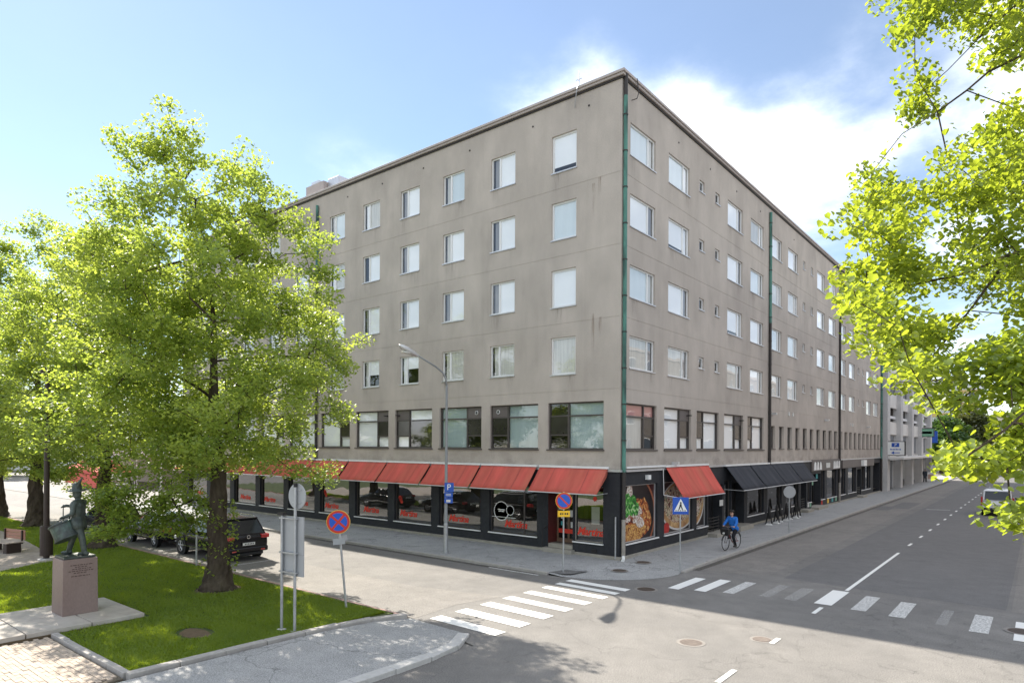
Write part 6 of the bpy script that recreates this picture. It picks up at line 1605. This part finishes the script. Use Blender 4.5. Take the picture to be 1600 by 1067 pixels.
hb = hat.build('hat', 'bronze', mo, fp(-.04, 0, 1.73), smooth=True); hb.rotation_euler = (R(4), R(6), 0)
MB().tube([fp(-.10, .08, 1.78), fp(-.17, .10, 1.95), fp(-.28, .12, 2.10)], [.02, .045, .008], 8).build('feather', 'bronze', mo)
# drum: a deep cylinder slung at the knee, its skins facing up-forward and down-back
dm = MB().lathe([(.31, -.23), (.325, -.22), (.325, -.19), (.30, -.18), (.30, .18), (.325, .19), (.325, .22), (.31, .23)], 26).build('drum', 'bronze_drum', mo, fp(.20, .12, .64))
dm.rotation_mode = 'QUATERNION'; ax_ = (FDIR * .42 + Vector((0, 0, .9))).normalized(); dm.rotation_quaternion = ax_.to_track_quat('Z', 'Y')
MB().tube([fp(.48, -.19, 1.33), fp(.46, -.16, .78)], [.012, .016], 6).build('drumstick', 'bronze', mo); MB().tube([fp(.20, .18, 1.0), fp(.42, .12, .90)], [.012, .014], 6).build('drumstick', 'bronze', mo)
MB().tube([fp(-.10, -.12, 1.46), fp(.04, -.02, 1.3), fp(.08, .10, 1.05), fp(.10, .12, .86)], .022, 6).build('sling', 'bronze', mo)

# ------------------------------------------------------------------ cyclist and bicycle
bk = thing('bicycle', 'dark red city bicycle with front basket ridden along the side pavement', 'bicycle', (2.5, 5.78, PZ), R(-97))
WB = .54
def bwheel(x):
    t = MB(); n = 32
    o_ = len(t.v); prof = [(.34, -.015), (.355, 0), (.34, .015), (.322, .012), (.322, -.012)]
    for k in range(n):
        a = 2 * math.pi * k / n
        for r_, w in prof: t.v.append((r_ * math.cos(a), w, r_ * math.sin(a)))
    for k in range(n):
        for j in range(5): t.f.append((o_ + k * 5 + j, o_ + k * 5 + (j + 1) % 5, o_ + ((k + 1) % n) * 5 + (j + 1) % 5, o_ + ((k + 1) % n) * 5 + j))
    w_ = t.build('wheel', 'tyre', bk, (x, 0, .355)); s = MB()
    for k in range(12):
        a = 2 * math.pi * k / 12; s.tube([(0, .02 * (-1) ** k, 0), (.32 * math.cos(a), 0, .32 * math.sin(a))], .003, 4)
    s.lathe([(.025, -.04), (.025, .04)], 8, axis='y'); s.build('spokes', 'chrome', w_)
    f_ = MB(); f_.tube([(.385 * math.cos(a), 0, .385 * math.sin(a)) for a in [R(20 + 15 * i) for i in range(10)]], .016, 6); f_.build('mudguard', 'steel_black', w_)
bwheel(-WB); bwheel(WB)
f_ = MB(); f_.tube([(-WB, .06, .355), (-.12, 0, .30)], .014, 6); f_.tube([(-WB, -.06, .355), (-.12, 0, .30)], .014, 6); f_.tube([(-.12, 0, .30), (-.22, 0, .80)], .018, 8); f_.tube([(-.12, 0, .30), (.34, 0, .78)], .02, 8); f_.tube([(-.19, 0, .62), (.35, 0, .86)], .016, 8); f_.tube([(-WB, 0, .36), (-.2, 0, .72)], .011, 6); f_.tube([(.33, 0, .92), (.36, 0, .74)], .022, 8)
f_.build('frame', 'bike_red', bk)
fk = MB(); [fk.tube([(.36, 0, .75), (.42, .05 * s, .65), (WB, .05 * s, .355)], .012, 6) for s in (-1, 1)]; fk.build('fork', 'steel_black', bk)
hb_ = MB(); hb_.tube([(.33, 0, .92), (.33, 0, 1.05)], .013, 6); hb_.tube([(.16, -.28, 1.05), (.30, -.18, 1.08), (.34, 0, 1.05), (.30, .18, 1.08), (.16, .28, 1.05)], .013, 6); hb_.build('handlebar', 'chrome', bk)
MB().prism([(.42, -.15), (.66, -.17), (.66, .17), (.42, .15)], .72, .98, [(.39, -.17), (.70, -.20), (.70, .20), (.39, .17)]).build('basket', 'steel_black', bk)
MB().ellipsoid((-.25, 0, .845), (.14, .08, .045), 10, 6).build('saddle', 'saddle', bk, smooth=True)
MB().box(-.75, -.35, -.06, .06, .735, .75).build('carrier', 'steel_black', bk)
cr_ = MB(); cr_.tube([(-.12, .09, .30), (-.12, .09, .13)], .01, 6); cr_.tube([(-.12, -.09, .30), (-.12, -.09, .47)], .01, 6); cr_.box(-.17, -.07, .09, .19, .115, .14); cr_.box(-.17, -.07, -.19, -.09, .46, .485); cr_.lathe([(.09, .05), (.09, .056)], 16, (-.12, 0, .30), 'y'); cr_.build('crankset', 'chrome', bk)
MB().lathe([(.045, 0), (.045, .05)], 10, axis='x').build('headlamp', 'lamp_glass', bk, (.70, 0, .80))
ri_ = thing('person', 'cyclist in a bright blue jacket and dark trousers riding towards the crossing', 'person', (2.5, 5.78, PZ), R(-97))
def person_mesh(parts, name, m, parent, v=.018):
    mb = MB()
    for a in parts: mb.capsule(*a)
    o = mb.build(name, m, parent, smooth=True); remesh(o, v, 2); return o
# trunk leans forward, hands on the bar, one foot low and one high on the pedals
core = [((-.24, -.08, .93), (-.24, .08, .93), .125, .125), ((-.23, 0, .95), (-.14, 0, 1.18), .135, .135), ((-.14, -.06, 1.18), (-.08, -.07, 1.36), .12, .11), ((-.14, .06, 1.18), (-.08, .07, 1.36), .12, .11),
        ((-.07, -.17, 1.41), (-.07, .17, 1.41), .07, .07), ((-.06, 0, 1.42), (-.03, 0, 1.55), .055, .052), ((-.02, 0, 1.60), (-.01, 0, 1.68), .08, .088), ((.05, 0, 1.60), (.07, 0, 1.59), .045, .03), ((.075, 0, 1.645), (.10, 0, 1.63), .014, .012)]
arms = [((-.07, s * .19, 1.40), (.06, s * .27, 1.20), .056, .047) for s in (-1, 1)] + [((.06, s * .27, 1.20), (.21, s * .27, 1.09), .046, .032) for s in (-1, 1)] + [((.21, s * .27, 1.09), (.26, s * .26, 1.075), .032, .028) for s in (-1, 1)]
legs = [((-.24, .09, .92), (.10, .13, .60), .088, .066), ((.10, .13, .60), (-.13, .13, .22), .062, .042), ((-.16, .13, .17), (.03, .14, .155), .042, .035),
        ((-.24, -.09, .92), (.16, -.13, .84), .088, .066), ((.16, -.13, .84), (-.10, -.13, .56), .062, .042), ((-.13, -.13, .515), (.06, -.14, .50), .042, .035)]
person_mesh(core + arms + legs, 'body', 'skin', ri_)
grow_ = lambda L_, d: [(a, b, ra + d, rb + d) for a, b, ra, rb in L_]
person_mesh(grow_(core[:5], .022) + grow_(arms[:4], .02), 'jacket', 'jacket_blue', ri_)
person_mesh(grow_([core[0]], .014) + grow_([legs[0], legs[1], legs[3], legs[4]], .014), 'trousers', 'trousers', ri_)
person_mesh(grow_([legs[2], legs[5]], .01), 'shoes', 'saddle', ri_, .014)
hr_ = MB(); hr_.ellipsoid((-.035, 0, 1.70), (.105, .10, .095), 12, 8); hr_.ellipsoid((-.07, 0, 1.63), (.075, .095, .10), 10, 7); hr_.build('hair', 'hair_dark', ri_, smooth=True)
ct = MB(); ct.lathe([(.118, 0), (.112, .05), (.07, .095), (.01, .10)], 14, (-.02, 0, 1.705)); ct.box(.05, .16, -.07, .07, 1.703, 1.715); ct.build('cap', 'hair_dark', ri_, smooth=True)
for s in (-1, 1):
    fg = MB()
    for k in range(4): fg.capsule((.255 - .004 * k, s * (.235 + .016 * k), 1.085), (.285, s * (.235 + .016 * k), 1.05), .0095, .008, 6)
    fg.capsule((.23, s * .225, 1.085), (.27, s * .215, 1.06), .01, .009, 6); fg.build('fingers', 'skin', ri_)
    MB().ellipsoid((.066, s * .032, 1.652), (.012, .014, .009), 6, 5).build('eye', 'hair_dark', ri_)
# walker on the far pavement
wk_ = thing('person', 'walker in a dark grey coat on the far pavement under the canopy', 'person', (.9, 82.6, PZ), R(80))
bodyw = [((0, -.09, .95), (0, .09, .95), .12, .12), ((0, 0, .97), (.02, 0, 1.3), .135, .15), ((0, -.16, 1.42), (0, .16, 1.42), .075, .075), ((0, 0, 1.44), (.01, 0, 1.56), .055, .052), ((.02, 0, 1.61), (.02, 0, 1.69), .085, .092),
         ((0, -.2, 1.4), (-.08, -.24, 1.12), .055, .045), ((-.08, -.24, 1.12), (.02, -.24, .88), .044, .034), ((0, .2, 1.4), (.06, .24, 1.12), .055, .045), ((.06, .24, 1.12), (.18, .22, .92), .044, .034),
         ((0, -.09, .92), (.16, -.09, .5), .088, .062), ((.16, -.09, .5), (.22, -.09, .09), .06, .042), ((.2, -.09, .05), (.36, -.09, .04), .042, .035), ((0, .09, .92), (-.06, .09, .5), .088, .062), ((-.06, .09, .5), (-.28, .09, .13), .06, .042), ((-.3, .09, .08), (-.18, .09, .04), .04, .035)]
person_mesh(bodyw, 'body', 'skin', wk_, .02)
person_mesh(grow_(bodyw[:3] + bodyw[5:9], .03) + [((0, -.05, .75), (0, .05, .75), .16, .16), ((0, 0, .75), (0, 0, 1.0), .17, .16)], 'coat', 'coat_grey', wk_, .022)
person_mesh(grow_(bodyw[9:], .012), 'trousers', 'trousers', wk_, .02)
MB().ellipsoid((0, 0, 1.70), (.105, .1, .1), 10, 7).build('hair', 'hair_dark', wk_, smooth=True)

# kinds that repeat share a group
for o in bpy.data.objects:
    if o.parent is None:
        base = o.name.split('.')[0]
        if base == 'linden_tree' and o.location.x < 0: o['group'] = 'linden trees along the park lawn'
        elif base == 'manhole_cover': o['group'] = 'manhole covers in road and pavement'
        elif base in ('parked_car', 'parked_suv'): o['group'] = 'cars parked along the kerb'
